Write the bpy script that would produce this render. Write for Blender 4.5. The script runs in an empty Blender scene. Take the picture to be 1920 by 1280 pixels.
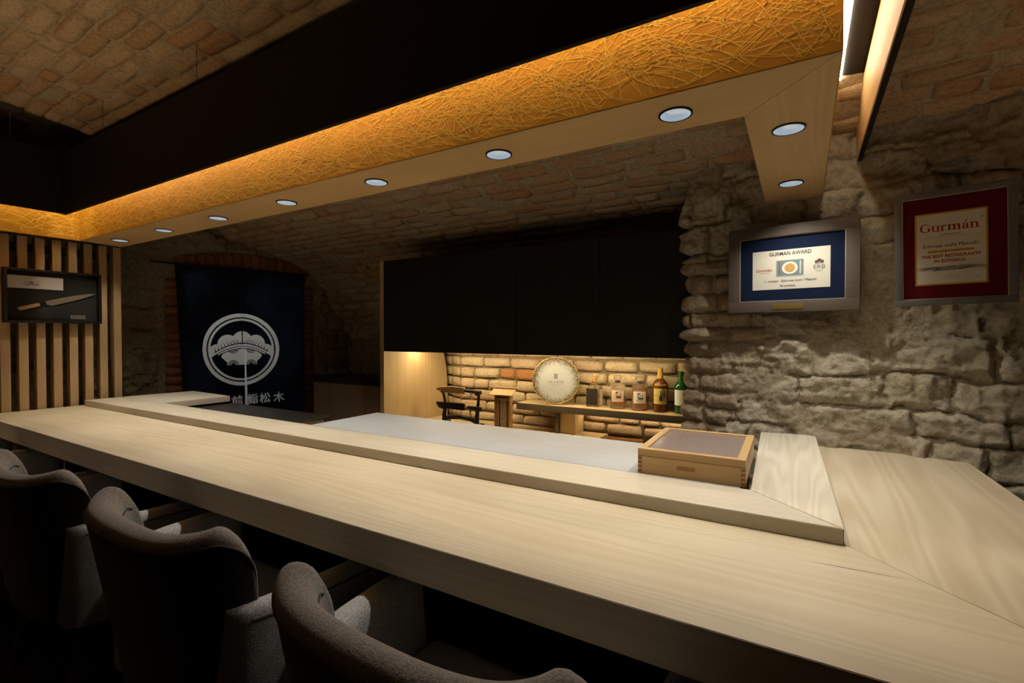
import bpy, bmesh, math, random
from mathutils import Vector, Matrix, noise
import numpy as np

# ------------------------------------------------------------------ camera, world, exposure
SC = bpy.context.scene
COL = SC.collection
CZ = 1.22                                   # camera height above the floor
YAW, PITCH, FPX = math.radians(30.785), math.radians(-0.817), 902.4
cam_d = bpy.data.cameras.new('camera')
cam_d.sensor_width = 36.0
cam_d.lens = FPX / 1920 * 36
cam_d.clip_start = 0.02
cam = bpy.data.objects.new('camera', cam_d)
COL.objects.link(cam)
cam.location = (0, 0, CZ)
cam.rotation_euler = (math.pi / 2 + PITCH, 0, YAW)
SC.camera = cam
W = bpy.data.worlds.new('world'); SC.world = W
W.use_nodes = True
W.node_tree.nodes['Background'].inputs[0].default_value = (0.9, 0.75, 0.6, 1)
W.node_tree.nodes['Background'].inputs[1].default_value = 0.002
SC.view_settings.view_transform = 'Standard'
SC.view_settings.look = 'None'
SC.view_settings.exposure = 0.0
SC.view_settings.gamma = 1.0
SC.view_settings.use_curve_mapping = False
P_DOWN = 9.8                              # downlight lamps
P_LED = 28.0                               # canopy strip emission
P_CAB = 62.0                               # strip under the wall cabinets

def area_light(name, loc, rot, sx, sy, power, col):
    d = bpy.data.lights.new(name, 'AREA'); d.shape = 'RECTANGLE'
    d.size, d.size_y, d.energy, d.color = sx, sy, power, col
    o = bpy.data.objects.new(name, d); COL.objects.link(o)
    o.location = loc; o.rotation_euler = rot
    return o
# added unseen spots that fill the vault where counter bounce falls short
def vault_fill(loc, aim, power, size):
    d = bpy.data.lights.new('vault_fill_lamp', 'SPOT'); d.energy = power; d.color = (1.0, 0.64, 0.34)
    d.spot_size = math.radians(size); d.spot_blend = 0.9; d.shadow_soft_size = 0.10
    o = bpy.data.objects.new('vault_fill_lamp', d); COL.objects.link(o); o.location = loc
    o.rotation_euler = (Vector(aim) - Vector(loc)).to_track_quat('-Z', 'Y').to_euler()
vault_fill((-3.2, -0.65, 0.25), (-3.4, 0.55, 2.5), 36.0, 70)
vault_fill((-1.9, -0.65, 0.25), (-1.9, 0.55, 2.5), 36.0, 70)
vault_fill((1.3, 0.2, 0.25), (0.9, 1.6, 2.4), 30.0, 60)

# ------------------------------------------------------------------ helpers
_cy, _sy, _cp, _sp = math.cos(YAW), math.sin(YAW), math.cos(PITCH), math.sin(PITCH)
RT = Vector((_cy, _sy, 0)); FW = Vector((-_sy * _cp, _cy * _cp, _sp)); UP = RT.cross(FW)
EYE = Vector((0, 0, CZ))
def ray(x, y): return RT * ((x - 960) / FPX) + FW + UP * ((640 - y) / FPX)
def at_y(x, y, Y): r = ray(x, y); return EYE + r * (Y / r.y)
def at_z(x, y, Z): r = ray(x, y); return EYE + r * ((Z - CZ) / r.z)
def at_plane(x, y, P, n): r = ray(x, y); return EYE + r * ((Vector(P) - EYE).dot(n) / r.dot(n))
def pix(P):
    q = Vector(P) - EYE; w = q.dot(FW)
    if w < 0.05: return (-9999, -9999, w)
    return (960 + FPX * q.dot(RT) / w, 640 - FPX * q.dot(UP) / w, w)
def zz(r): return CZ + r

def smooth(me, ang=40):
    for p in me.polygons: p.use_smooth = True
    try: me.set_sharp_from_angle(angle=math.radians(ang))
    except Exception: pass

def link(name, me, mat=None, parent=None, sm=None):
    o = bpy.data.objects.new(name, me); COL.objects.link(o)
    if mat is not None and len(me.materials) == 0: me.materials.append(mat)
    if parent is not None: o.parent = parent
    if sm: smooth(me, sm)
    return o
def obj(name, bm, mat=None, parent=None, sm=None):
    me = bpy.data.meshes.new(name); bmesh.ops.recalc_face_normals(bm, faces=bm.faces[:]); bm.to_mesh(me); bm.free()
    return link(name, me, mat, parent, sm)
def pydata(name, v, f, mat=None, parent=None, sm=None):
    me = bpy.data.meshes.new(name); me.from_pydata(v, [], f); me.update()
    return link(name, me, mat, parent, sm)
def empty(name, loc=(0, 0, 0), rz=0.0):
    o = bpy.data.objects.new(name, None); o.empty_display_size = 0.05
    o.location = loc; o.rotation_euler = (0, 0, rz); COL.objects.link(o)
    return o
def tag(o, label, cat=None, group=None, kind=None):
    if label: o['label'] = label
    if cat: o['category'] = cat
    if group: o['group'] = group
    if kind: o['kind'] = kind
    return o
def thing(name, label, cat, loc=(0, 0, 0), rz=0.0, group=None):
    return tag(empty(name, loc, rz), label, cat, group)
def copy_tree(o, parent=None):
    c = o.copy(); COL.objects.link(c); c.parent = parent
    for ch in list(o.children): copy_tree(ch, c)
    return c

def bm_box(bm, x0, x1, y0, y1, z0, z1, bev=0.0, seg=2):
    m = bmesh.new()
    bmesh.ops.create_cube(m, size=1)
    bmesh.ops.scale(m, vec=(abs(x1 - x0), abs(y1 - y0), abs(z1 - z0)), verts=m.verts)
    bmesh.ops.translate(m, vec=((x0 + x1) / 2, (y0 + y1) / 2, (z0 + z1) / 2), verts=m.verts)
    if bev > 0: bmesh.ops.bevel(m, geom=m.edges[:], offset=bev, segments=seg, affect='EDGES', profile=0.7)
    me = bpy.data.meshes.new('t'); m.to_mesh(me); m.free(); bm.from_mesh(me); bpy.data.meshes.remove(me)
def box(name, x0, x1, y0, y1, z0, z1, mat, parent=None, bev=0.002, seg=2):
    bm = bmesh.new(); bm_box(bm, x0, x1, y0, y1, z0, z1, bev, seg)
    return obj(name, bm, mat, parent, 35)
def prism(name, pts, z0, z1, mat, parent=None, bev=0.002):
    """vertical prism over a plan polygon"""
    bm = bmesh.new()
    lo = [bm.verts.new((p[0], p[1], z0)) for p in pts]; hi = [bm.verts.new((p[0], p[1], z1)) for p in pts]
    n = len(pts)
    bm.faces.new(lo[::-1]); bm.faces.new(hi)
    for i in range(n): bm.faces.new((lo[i], lo[(i + 1) % n], hi[(i + 1) % n], hi[i]))
    if bev > 0: bmesh.ops.bevel(bm, geom=bm.edges[:], offset=bev, segments=2, affect='EDGES')
    return obj(name, bm, mat, parent, 35)
def bm_tube(bm, pts, r, seg=8, cap=True):
    pts = [Vector(p) for p in pts]; rings = []
    rr = r if isinstance(r, (list, tuple)) else [r] * len(pts)
    prev = None
    for i, p in enumerate(pts):
        t = (pts[min(i + 1, len(pts) - 1)] - pts[max(i - 1, 0)]).normalized()
        a = prev if prev is not None else (Vector((0, 0, 1)) if abs(t.z) < 0.9 else Vector((1, 0, 0)))
        u = (a - t * a.dot(t)).normalized(); v = t.cross(u); prev = u
        rings.append([bm.verts.new(p + (u * math.cos(k * 2 * math.pi / seg) + v * math.sin(k * 2 * math.pi / seg)) * rr[i]) for k in range(seg)])
    for a, b in zip(rings, rings[1:]):
        for k in range(seg): bm.faces.new((a[k], a[(k + 1) % seg], b[(k + 1) % seg], b[k]))
    if cap: bm.faces.new(rings[0][::-1]); bm.faces.new(rings[-1])
def tube(name, pts, r, mat, parent=None, seg=8):
    bm = bmesh.new(); bm_tube(bm, pts, r, seg); return obj(name, bm, mat, parent, 50)
def lathe(name, prof, mat, parent=None, seg=32, sq=0.0, sm=40):
    """prof: (radius, z) from bottom to top; sq>0 squares the plan towards a superellipse"""
    bm = bmesh.new(); rings = []
    for r, z in prof:
        ring = []
        for k in range(seg):
            a = 2 * math.pi * k / seg; c, s = math.cos(a), math.sin(a)
            if sq > 0:
                n = 2 + sq * 6; d = (abs(c) ** n + abs(s) ** n) ** (-1 / n)
            else: d = 1
            ring.append(bm.verts.new((r * c * d, r * s * d, z)))
        rings.append(ring)
    for a, b in zip(rings, rings[1:]):
        for k in range(seg): bm.faces.new((a[k], a[(k + 1) % seg], b[(k + 1) % seg], b[k]))
    bm.faces.new(rings[0][::-1]); bm.faces.new(rings[-1])
    return obj(name, bm, mat, parent, sm)

# ------------------------------------------------------------------ materials
def mat_new(name):
    m = bpy.data.materials.new(name); m.use_nodes = True
    nt = m.node_tree; nt.nodes.clear()
    out = nt.nodes.new('ShaderNodeOutputMaterial'); b = nt.nodes.new('ShaderNodeBsdfPrincipled')
    nt.links.new(b.outputs[0], out.inputs[0])
    return m, nt, b
def plain(name, col, rough=0.6, metal=0.0, emit=None, es=0.0, trans=0.0, ior=1.45, spec=0.5, bump=0.0, bscale=200):
    m, nt, b = mat_new(name)
    b.inputs['Base Color'].default_value = (*col, 1); b.inputs['Roughness'].default_value = rough
    b.inputs['Metallic'].default_value = metal; b.inputs['Transmission Weight'].default_value = trans
    b.inputs['IOR'].default_value = ior; b.inputs['Specular IOR Level'].default_value = spec
    if emit: b.inputs['Emission Color'].default_value = (*emit, 1); b.inputs['Emission Strength'].default_value = es
    # slight procedural variation on every plain material
    tc = nt.nodes.new('ShaderNodeTexCoord'); n = nt.nodes.new('ShaderNodeTexNoise'); n.inputs['Scale'].default_value = bscale
    nt.links.new(tc.outputs['Object'], n.inputs['Vector'])
    mr = nt.nodes.new('ShaderNodeMapRange'); mr.inputs[3].default_value = max(0, rough - 0.06); mr.inputs[4].default_value = min(1, rough + 0.06)
    nt.links.new(n.outputs['Fac'], mr.inputs[0]); nt.links.new(mr.outputs[0], b.inputs['Roughness'])
    if bump > 0:
        bp = nt.nodes.new('ShaderNodeBump'); bp.inputs['Strength'].default_value = bump; bp.inputs['Distance'].default_value = 0.002
        nt.links.new(n.outputs['Fac'], bp.inputs['Height']); nt.links.new(bp.outputs[0], b.inputs['Normal'])
    return m
def ramp(nt, fac, stops):
    r = nt.nodes.new('ShaderNodeValToRGB'); e = r.color_ramp.elements
    e[0].position, e[0].color = stops[0][0], (*stops[0][1], 1); e[1].position, e[1].color = stops[-1][0], (*stops[-1][1], 1)
    for p, c in stops[1:-1]:
        q = e.new(p); q.color = (*c, 1)
    nt.links.new(fac, r.inputs[0]); return r
def mixc(nt, fac, a, b, mode='MIX'):
    n = nt.nodes.new('ShaderNodeMix'); n.data_type = 'RGBA'; n.blend_type = mode
    if isinstance(fac, float): n.inputs[0].default_value = fac
    else: nt.links.new(fac, n.inputs[0])
    for s, v in ((6, a), (7, b)):
        if isinstance(v, tuple): n.inputs[s].default_value = (*v, 1)
        else: nt.links.new(v, n.inputs[s])
    return n.outputs[2]
def wood(name, light, dark, axis='X', rough=0.5, scale=1.0, contrast=0.5, rings=0.35, spec=0.35, stain=None):
    m, nt, b = mat_new(name)
    tc = nt.nodes.new('ShaderNodeTexCoord')
    mp = nt.nodes.new('ShaderNodeMapping')
    k = [9.0, 9.0, 9.0]; k['XYZ'.index(axis)] = 0.55
    mp.inputs['Scale'].default_value = [v * scale for v in k]
    nt.links.new(tc.outputs['Object'], mp.inputs['Vector'])
    oi = nt.nodes.new('ShaderNodeObjectInfo')
    off = nt.nodes.new('ShaderNodeVectorMath'); off.operation = 'MULTIPLY'; off.inputs[1].default_value = (7.3, 11.9, 5.1)
    cmb = nt.nodes.new('ShaderNodeCombineXYZ')
    for i in range(3): nt.links.new(oi.outputs['Random'], cmb.inputs[i])
    nt.links.new(cmb.outputs[0], off.inputs[0])
    add = nt.nodes.new('ShaderNodeVectorMath'); add.operation = 'ADD'
    nt.links.new(mp.outputs[0], add.inputs[0]); nt.links.new(off.outputs[0], add.inputs[1])
    n1 = nt.nodes.new('ShaderNodeTexNoise'); n1.inputs['Scale'].default_value = 1.0; n1.inputs['Detail'].default_value = 1.5
    nt.links.new(add.outputs[0], n1.inputs['Vector'])
    # growth rings: contour lines of the slow noise
    mul = nt.nodes.new('ShaderNodeMath'); mul.operation = 'MULTIPLY'; mul.inputs[1].default_value = 75
    nt.links.new(n1.outputs['Fac'], mul.inputs[0])
    sn = nt.nodes.new('ShaderNodeMath'); sn.operation = 'SINE'; nt.links.new(mul.outputs[0], sn.inputs[0])
    mr = nt.nodes.new('ShaderNodeMapRange'); mr.inputs[1].default_value = -1; nt.links.new(sn.outputs[0], mr.inputs[0])
    # fine fibres
    mp2 = nt.nodes.new('ShaderNodeMapping'); k2 = [160.0] * 3; k2['XYZ'.index(axis)] = 3.0
    mp2.inputs['Scale'].default_value = [v * scale for v in k2]
    nt.links.new(tc.outputs['Object'], mp2.inputs['Vector'])
    n2 = nt.nodes.new('ShaderNodeTexNoise'); n2.inputs['Scale'].default_value = 1; n2.inputs['Detail'].default_value = 2
    nt.links.new(mp2.outputs[0], n2.inputs['Vector'])
    mx = nt.nodes.new('ShaderNodeMath'); mx.operation = 'MULTIPLY_ADD'; mx.inputs[1].default_value = rings
    nt.links.new(mr.outputs[0], mx.inputs[0])
    m2 = nt.nodes.new('ShaderNodeMath'); m2.operation = 'MULTIPLY'; m2.inputs[1].default_value = 1 - rings
    nt.links.new(n2.outputs['Fac'], m2.inputs[0]); nt.links.new(m2.outputs[0], mx.inputs[2])
    lo, hi = 0.5 - 0.5 / max(0.05, 1.2), 0.5 + 0.5 / 1.2
    dk = tuple(l + (d - l) * contrast for l, d in zip(light, dark))
    r = ramp(nt, mx.outputs[0], [(lo, light), (hi, dk)])
    n3 = nt.nodes.new('ShaderNodeTexNoise'); n3.inputs['Scale'].default_value = 1.7; n3.inputs['Detail'].default_value = 2
    nt.links.new(tc.outputs['Object'], n3.inputs['Vector'])
    r3 = ramp(nt, n3.outputs['Fac'], [(0.35, (0.86, 0.84, 0.80)), (0.65, (1, 1, 1))])
    c = mixc(nt, 1.0, r.outputs[0], r3.outputs[0], 'MULTIPLY')
    nt.links.new(c, b.inputs['Base Color'])
    b.inputs['Roughness'].default_value = rough; b.inputs['Specular IOR Level'].default_value = spec
    bp = nt.nodes.new('ShaderNodeBump'); bp.inputs['Strength'].default_value = 0.12; bp.inputs['Distance'].default_value = 0.001
    nt.links.new(n2.outputs['Fac'], bp.inputs['Height']); nt.links.new(bp.outputs[0], b.inputs['Normal'])
    return m
def masonry(name, cols, rough=0.9, bump=0.6, fine=60.0, coarse=9.0, spread=0.5, dist=0.012):
    """stone or brick: per-piece tone, blotches and a rough skin"""
    m, nt, b = mat_new(name)
    tc = nt.nodes.new('ShaderNodeTexCoord'); geo = nt.nodes.new('ShaderNodeNewGeometry'); oi = nt.nodes.new('ShaderNodeObjectInfo')
    ad = nt.nodes.new('ShaderNodeMath'); ad.operation = 'ADD'
    nt.links.new(geo.outputs['Random Per Island'], ad.inputs[0]); nt.links.new(oi.outputs['Random'], ad.inputs[1])
    fr = nt.nodes.new('ShaderNodeMath'); fr.operation = 'FRACT'; nt.links.new(ad.outputs[0], fr.inputs[0])
    pos = geo.outputs['Position']
    n1 = nt.nodes.new('ShaderNodeTexNoise'); n1.inputs['Scale'].default_value = coarse; n1.inputs['Detail'].default_value = 6; n1.inputs['Roughness'].default_value = 0.65
    n2 = nt.nodes.new('ShaderNodeTexNoise'); n2.inputs['Scale'].default_value = fine; n2.inputs['Detail'].default_value = 8; n2.inputs['Roughness'].default_value = 0.7
    nt.links.new(pos, n1.inputs['Vector']); nt.links.new(pos, n2.inputs['Vector'])
    a = nt.nodes.new('ShaderNodeMath'); a.operation = 'MULTIPLY_ADD'; a.inputs[1].default_value = spread
    nt.links.new(fr.outputs[0], a.inputs[0])
    a2 = nt.nodes.new('ShaderNodeMath'); a2.operation = 'MULTIPLY'; a2.inputs[1].default_value = 1 - spread
    nt.links.new(n1.outputs['Fac'], a2.inputs[0]); nt.links.new(a2.outputs[0], a.inputs[2])
    r = ramp(nt, a.outputs[0], [(0.12 + 0.76 * i / (len(cols) - 1), c) for i, c in enumerate(cols)])
    r2 = ramp(nt, n2.outputs['Fac'], [(0.30, (0.55, 0.53, 0.5)), (0.55, (1, 1, 1)), (0.8, (1.0, 1.0, 1.0))])
    c = mixc(nt, 1.0, r.outputs[0], r2.outputs[0], 'MULTIPLY')
    nt.links.new(c, b.inputs['Base Color'])
    b.inputs['Roughness'].default_value = rough; b.inputs['Specular IOR Level'].default_value = 0.15
    s = nt.nodes.new('ShaderNodeMath'); s.operation = 'ADD'
    nt.links.new(n1.outputs['Fac'], s.inputs[0]); nt.links.new(n2.outputs['Fac'], s.inputs[1])
    bp = nt.nodes.new('ShaderNodeBump'); bp.inputs['Strength'].default_value = bump; bp.inputs['Distance'].default_value = dist
    nt.links.new(s.outputs[0], bp.inputs['Height']); nt.links.new(bp.outputs[0], b.inputs['Normal'])
    return m
def fabric(name, a, c, scale=420.0, trans=None):
    m, nt, b = mat_new(name)
    tc = nt.nodes.new('ShaderNodeTexCoord')
    n = nt.nodes.new('ShaderNodeTexNoise'); n.inputs['Scale'].default_value = scale; n.inputs['Detail'].default_value = 2
    nt.links.new(tc.outputs['Object'], n.inputs['Vector'])
    r = ramp(nt, n.outputs['Fac'], [(0.35, a), (0.65, c)]); nt.links.new(r.outputs[0], b.inputs['Base Color'])
    b.inputs['Roughness'].default_value = 0.95; b.inputs['Specular IOR Level'].default_value = 0.1
    b.inputs['Sheen Weight'].default_value = 0.25
    bp = nt.nodes.new('ShaderNodeBump'); bp.inputs['Strength'].default_value = 0.5; bp.inputs['Distance'].default_value = 0.002
    nt.links.new(n.outputs['Fac'], bp.inputs['Height']); nt.links.new(bp.outputs[0], b.inputs['Normal'])
    return m

HINOKI_L, HINOKI_D = (0.66, 0.55, 0.36), (0.42, 0.31, 0.16)
M_counter = wood('hinoki_counter', (0.645, 0.565, 0.415), (0.40, 0.30, 0.16), 'X', 0.42, 0.8, 0.42, 0.40)
M_counter_y = wood('hinoki_counter_return', (0.63, 0.55, 0.40), (0.38, 0.28, 0.15), 'Y', 0.42, 0.75, 0.52, 0.48)
M_ledge = wood('hinoki_ledge', (0.59, 0.54, 0.44), (0.38, 0.30, 0.18), 'X', 0.45, 1.0, 0.4, 0.35)
M_ledge_y = wood('hinoki_ledge_return', (0.68, 0.63, 0.52), (0.42, 0.34, 0.22), 'Y', 0.45, 1.1, 0.48, 0.5)
M_soffit = wood('hinoki_soffit', (0.60, 0.41, 0.19), (0.46, 0.29, 0.11), 'X', 0.55, 0.8, 0.35, 0.5)
M_soffit_y = wood('hinoki_soffit_return', (0.60, 0.41, 0.19), (0.46, 0.29, 0.11), 'Y', 0.55, 0.8, 0.4, 0.6)
M_board = wood('pale_cutting_board', (0.46, 0.48, 0.49), (0.39, 0.38, 0.35), 'X', 0.5, 1.2, 0.5, 0.3)
M_slat = wood('slat_wood', (0.52, 0.35, 0.18), (0.36, 0.22, 0.10), 'Z', 0.55, 1.5, 0.6, 0.35)
M_panel = wood('panel_wood', (0.60, 0.45, 0.24), (0.46, 0.31, 0.14), 'Z', 0.5, 0.8, 0.45, 0.5)
M_base = wood('base_cabinet_wood', (0.42, 0.31, 0.20), (0.30, 0.21, 0.13), 'Z', 0.55, 1.0, 0.5, 0.3)
M_box = wood('case_wood', (0.58, 0.38, 0.17), (0.44, 0.26, 0.10), 'X', 0.45, 2.5, 0.5, 0.35)
M_shelf = wood('shelf_wood', (0.62, 0.48, 0.27), (0.5, 0.36, 0.18), 'X', 0.5, 1.5, 0.4, 0.3)
M_shelf_shade = plain('shelf_wood_shade', (0.10, 0.078, 0.052), 0.6)  # shelf wood darkened for the shade on its front
M_sheath = wood('sheath_wood', (0.66, 0.48, 0.24), (0.56, 0.38, 0.17), 'X', 0.5, 4, 0.3, 0.2)
M_black = plain('black_laminate', (0.012, 0.011, 0.009), 0.55, spec=0.35)
M_fascia = plain('black_fascia', (0.014, 0.010, 0.007), 0.7, spec=0.2)
M_dark = plain('dark_base_panel', (0.018, 0.013, 0.009), 0.7, spec=0.2)
M_blacktop = plain('black_worktop', (0.02, 0.018, 0.016), 0.35)
M_lacq = plain('black_lacquer', (0.010, 0.009, 0.009), 0.3)
M_ring = plain('downlight_ring', (0.01, 0.01, 0.01), 0.5)
M_chrome = plain('steel', (0.6, 0.6, 0.6), 0.3, metal=1.0)
M_brass = plain('brass', (0.65, 0.45, 0.16), 0.3, metal=1.0)
M_reflector = plain('downlight_reflector', (0.75, 0.8, 0.85), 0.35, metal=0.3, emit=(0.50, 0.66, 0.86), es=0.30)
M_led = plain('led_strip', (1, 0.9, 0.75), 0.5, emit=(1.0, 0.80, 0.46), es=P_LED)
M_led_r = plain('led_strip_white', (1, 0.95, 0.9), 0.5, emit=(1.0, 0.88, 0.68), es=P_LED)
M_ledcab = plain('cabinet_led', (1, 0.9, 0.75), 0.5, emit=(1.0, 0.78, 0.46), es=P_CAB)
M_floor = plain('dark_floor', (0.02, 0.016, 0.012), 0.6)
M_mortar_r = masonry('lime_mortar_right', [(0.33, 0.27, 0.18), (0.43, 0.365, 0.25), (0.50, 0.43, 0.31)], bump=0.6, fine=55, coarse=7, dist=0.02)
M_stone_r = masonry('rubble_stone', [(0.34, 0.28, 0.185), (0.43, 0.37, 0.255), (0.49, 0.435, 0.33), (0.42, 0.33, 0.215)], bump=0.6, fine=45, coarse=8, spread=0.35, dist=0.02)
M_brick_p = masonry('pier_brick', [(0.35, 0.255, 0.165), (0.44, 0.36, 0.24), (0.42, 0.295, 0.195)], bump=0.7, fine=70, coarse=12, spread=0.45)
M_mortar_v = masonry('vault_mortar', [(0.42, 0.335, 0.215), (0.58, 0.48, 0.33)], bump=0.7, fine=60, coarse=8)
M_brick_v = masonry('vault_brick', [(0.47, 0.305, 0.165), (0.53, 0.385, 0.225), (0.59, 0.46, 0.295), (0.54, 0.37, 0.21), (0.52, 0.285, 0.135)], bump=0.55, fine=80, coarse=10, spread=0.7)
M_mortar_b = masonry('back_mortar', [(0.16, 0.115, 0.065), (0.30, 0.235, 0.14)], bump=0.7)
M_brick_b = masonry('pale_wall_brick', [(0.52, 0.40, 0.23), (0.62, 0.50, 0.31), (0.54, 0.39, 0.25), (0.64, 0.53, 0.35)], bump=0.6, fine=90, coarse=14, spread=0.6)
M_brick_o = masonry('orange_brick', [(0.36, 0.16, 0.06), (0.44, 0.21, 0.08)], bump=0.5, fine=90, coarse=14)
M_mortar_l = masonry('left_wall_render', [(0.32, 0.25, 0.15), (0.42, 0.34, 0.215), (0.46, 0.385, 0.26)], bump=0.9, fine=40, coarse=5, dist=0.02)
M_stone_l = masonry('left_wall_stone', [(0.29, 0.225, 0.135), (0.39, 0.31, 0.195), (0.45, 0.37, 0.245)], bump=0.9, fine=40, coarse=6, dist=0.02)
M_brick_l = masonry('jamb_brick', [(0.32, 0.12, 0.05), (0.40, 0.16, 0.07), (0.36, 0.18, 0.085)], bump=0.5, fine=80, coarse=12, spread=0.6)
M_chair = fabric('tweed_upholstery', (0.16, 0.142, 0.125), (0.31, 0.285, 0.26), 300)
M_chair_in = fabric('tweed_inside', (0.18, 0.168, 0.15), (0.33, 0.315, 0.29), 300)
M_arm_lit = fabric('tweed_arm_lit', (0.25, 0.245, 0.24), (0.46, 0.455, 0.45), 300)  # same tweed made lighter and cooler: downlight glow put into the colour
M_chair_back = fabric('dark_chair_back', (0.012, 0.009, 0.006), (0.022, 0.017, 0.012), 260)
M_pipe = fabric('chair_piping', (0.05, 0.042, 0.034), (0.09, 0.075, 0.06), 300)
M_leg = wood('chair_leg_wood', (0.16, 0.09, 0.045), (0.09, 0.05, 0.025), 'Z', 0.5, 2, 0.6, 0.3)
M_glass = plain('clear_glass', (1, 1, 1), 0.02, trans=1.0, ior=1.45)
M_ink = plain('black_ink', (0.012, 0.012, 0.014), 0.7)
M_red = plain('red_ink', (0.32, 0.015, 0.012), 0.6)
M_gold_ink = plain('gold_ink', (0.50, 0.27, 0.04), 0.45, metal=0.3)
M_paper = plain('certificate_paper', (0.54, 0.51, 0.42), 0.8, spec=0.15)

def gold_mat():
    m, nt, b = mat_new('gold_leaf_paper')
    tc = nt.nodes.new('ShaderNodeTexCoord')
    n = nt.nodes.new('ShaderNodeTexNoise'); n.inputs['Scale'].default_value = 9; n.inputs['Detail'].default_value = 8; n.inputs['Roughness'].default_value = 0.7
    nt.links.new(tc.outputs['Object'], n.inputs['Vector'])
    r = ramp(nt, n.outputs['Fac'], [(0.3, (0.42, 0.20, 0.010)), (0.7, (0.56, 0.30, 0.018))])
    nt.links.new(r.outputs[0], b.inputs['Base Color'])
    b.inputs['Metallic'].default_value = 0.35; b.inputs['Roughness'].default_value = 0.5
    bp = nt.nodes.new('ShaderNodeBump'); bp.inputs['Strength'].default_value = 0.12; bp.inputs['Distance'].default_value = 0.0015
    nt.links.new(n.outputs['Fac'], bp.inputs['Height']); nt.links.new(bp.outputs[0], b.inputs['Normal'])
    return m
M_gold = gold_mat()
M_fibre = plain('gold_fibre', (0.95, 0.66, 0.14), 0.4, metal=0.1)

# lettering: a mesh made from a text curve, laid flat in local XY
def lettering(name, body, size, mat, parent, M, align='CENTER', bold=0.0, sx=1.0, shear=0.0, fit=None):
    c = bpy.data.curves.new('t', 'FONT'); c.body = body; c.size = size; c.align_x = align; c.align_y = 'CENTER'
    c.offset = bold; c.shear = shear; c.extrude = 0.0; c.resolution_u = 3
    t = bpy.data.objects.new('t', c); COL.objects.link(t)
    dg = bpy.context.evaluated_depsgraph_get(); dg.update()
    me = bpy.data.meshes.new_from_object(t.evaluated_get(dg))
    bpy.data.objects.remove(t); bpy.data.curves.remove(c)
    xs = [v.co.x for v in me.vertices]; w = max(xs) - min(xs)
    k = sx if fit is None else fit / w
    for v in me.vertices: v.co = M @ Vector((v.co.x * k, v.co.y, 0.0))
    me.materials.clear(); me.materials.append(mat); me.name = name
    return link(name, me, None, parent)
def flat(name, pts, mat, parent, M):
    """flat polygon in local XY placed by M"""
    return pydata(name, [tuple(M @ Vector((p[0], p[1], 0))) for p in pts], [tuple(range(len(pts)))], mat, parent)
def disc(cx, cy, rx, ry, n=28, a0=0, a1=2 * math.pi):
    return [(cx + rx * math.cos(a0 + (a1 - a0) * i / n), cy + ry * math.sin(a0 + (a1 - a0) * i / n)) for i in range(n)]
def rect(x0, x1, y0, y1): return [(x0, y0), (x1, y0), (x1, y1), (x0, y1)]

def strokes(name, n, w, h, mat, parent, M, seed, t=0.0014):
    """a cluster of short brush strokes: writing too small to read"""
    r = random.Random(seed); V, F = [], []
    for _ in range(n):
        x, y = r.uniform(-w / 2, w / 2), r.uniform(-h / 2, h / 2)
        a = r.choice([0.0, 0.1, math.pi / 2, 0.9, 2.2]) + r.uniform(-0.15, 0.15); l = r.uniform(0.25, 0.5) * (w if abs(math.cos(a)) > 0.7 else h)
        dx, dy = math.cos(a) * l / 2, math.sin(a) * l / 2; nx_, ny_ = -math.sin(a) * t / 2, math.cos(a) * t / 2
        b = len(V)
        for q in ((x - dx - nx_, y - dy - ny_), (x + dx - nx_ * .5, y + dy - ny_ * .5), (x + dx + nx_ * .5, y + dy + ny_ * .5), (x - dx + nx_, y - dy + ny_)):
            V.append(tuple(M @ Vector((q[0], q[1], 0))))
        F.append((b, b + 1, b + 2, b + 3))
    return pydata(name, V, F, mat, parent)

# ------------------------------------------------------------------ the setting
def struct(o, label, cat):
    return tag(o, label, cat, None, 'structure')
RND = random.Random(7)

# floor
struct(box('floor', -5.2, 3.2, -2.7, 3.9, -0.06, 0.0, M_floor, None, 0), 'dark floor under the bar stools and counter', 'floor')

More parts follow.
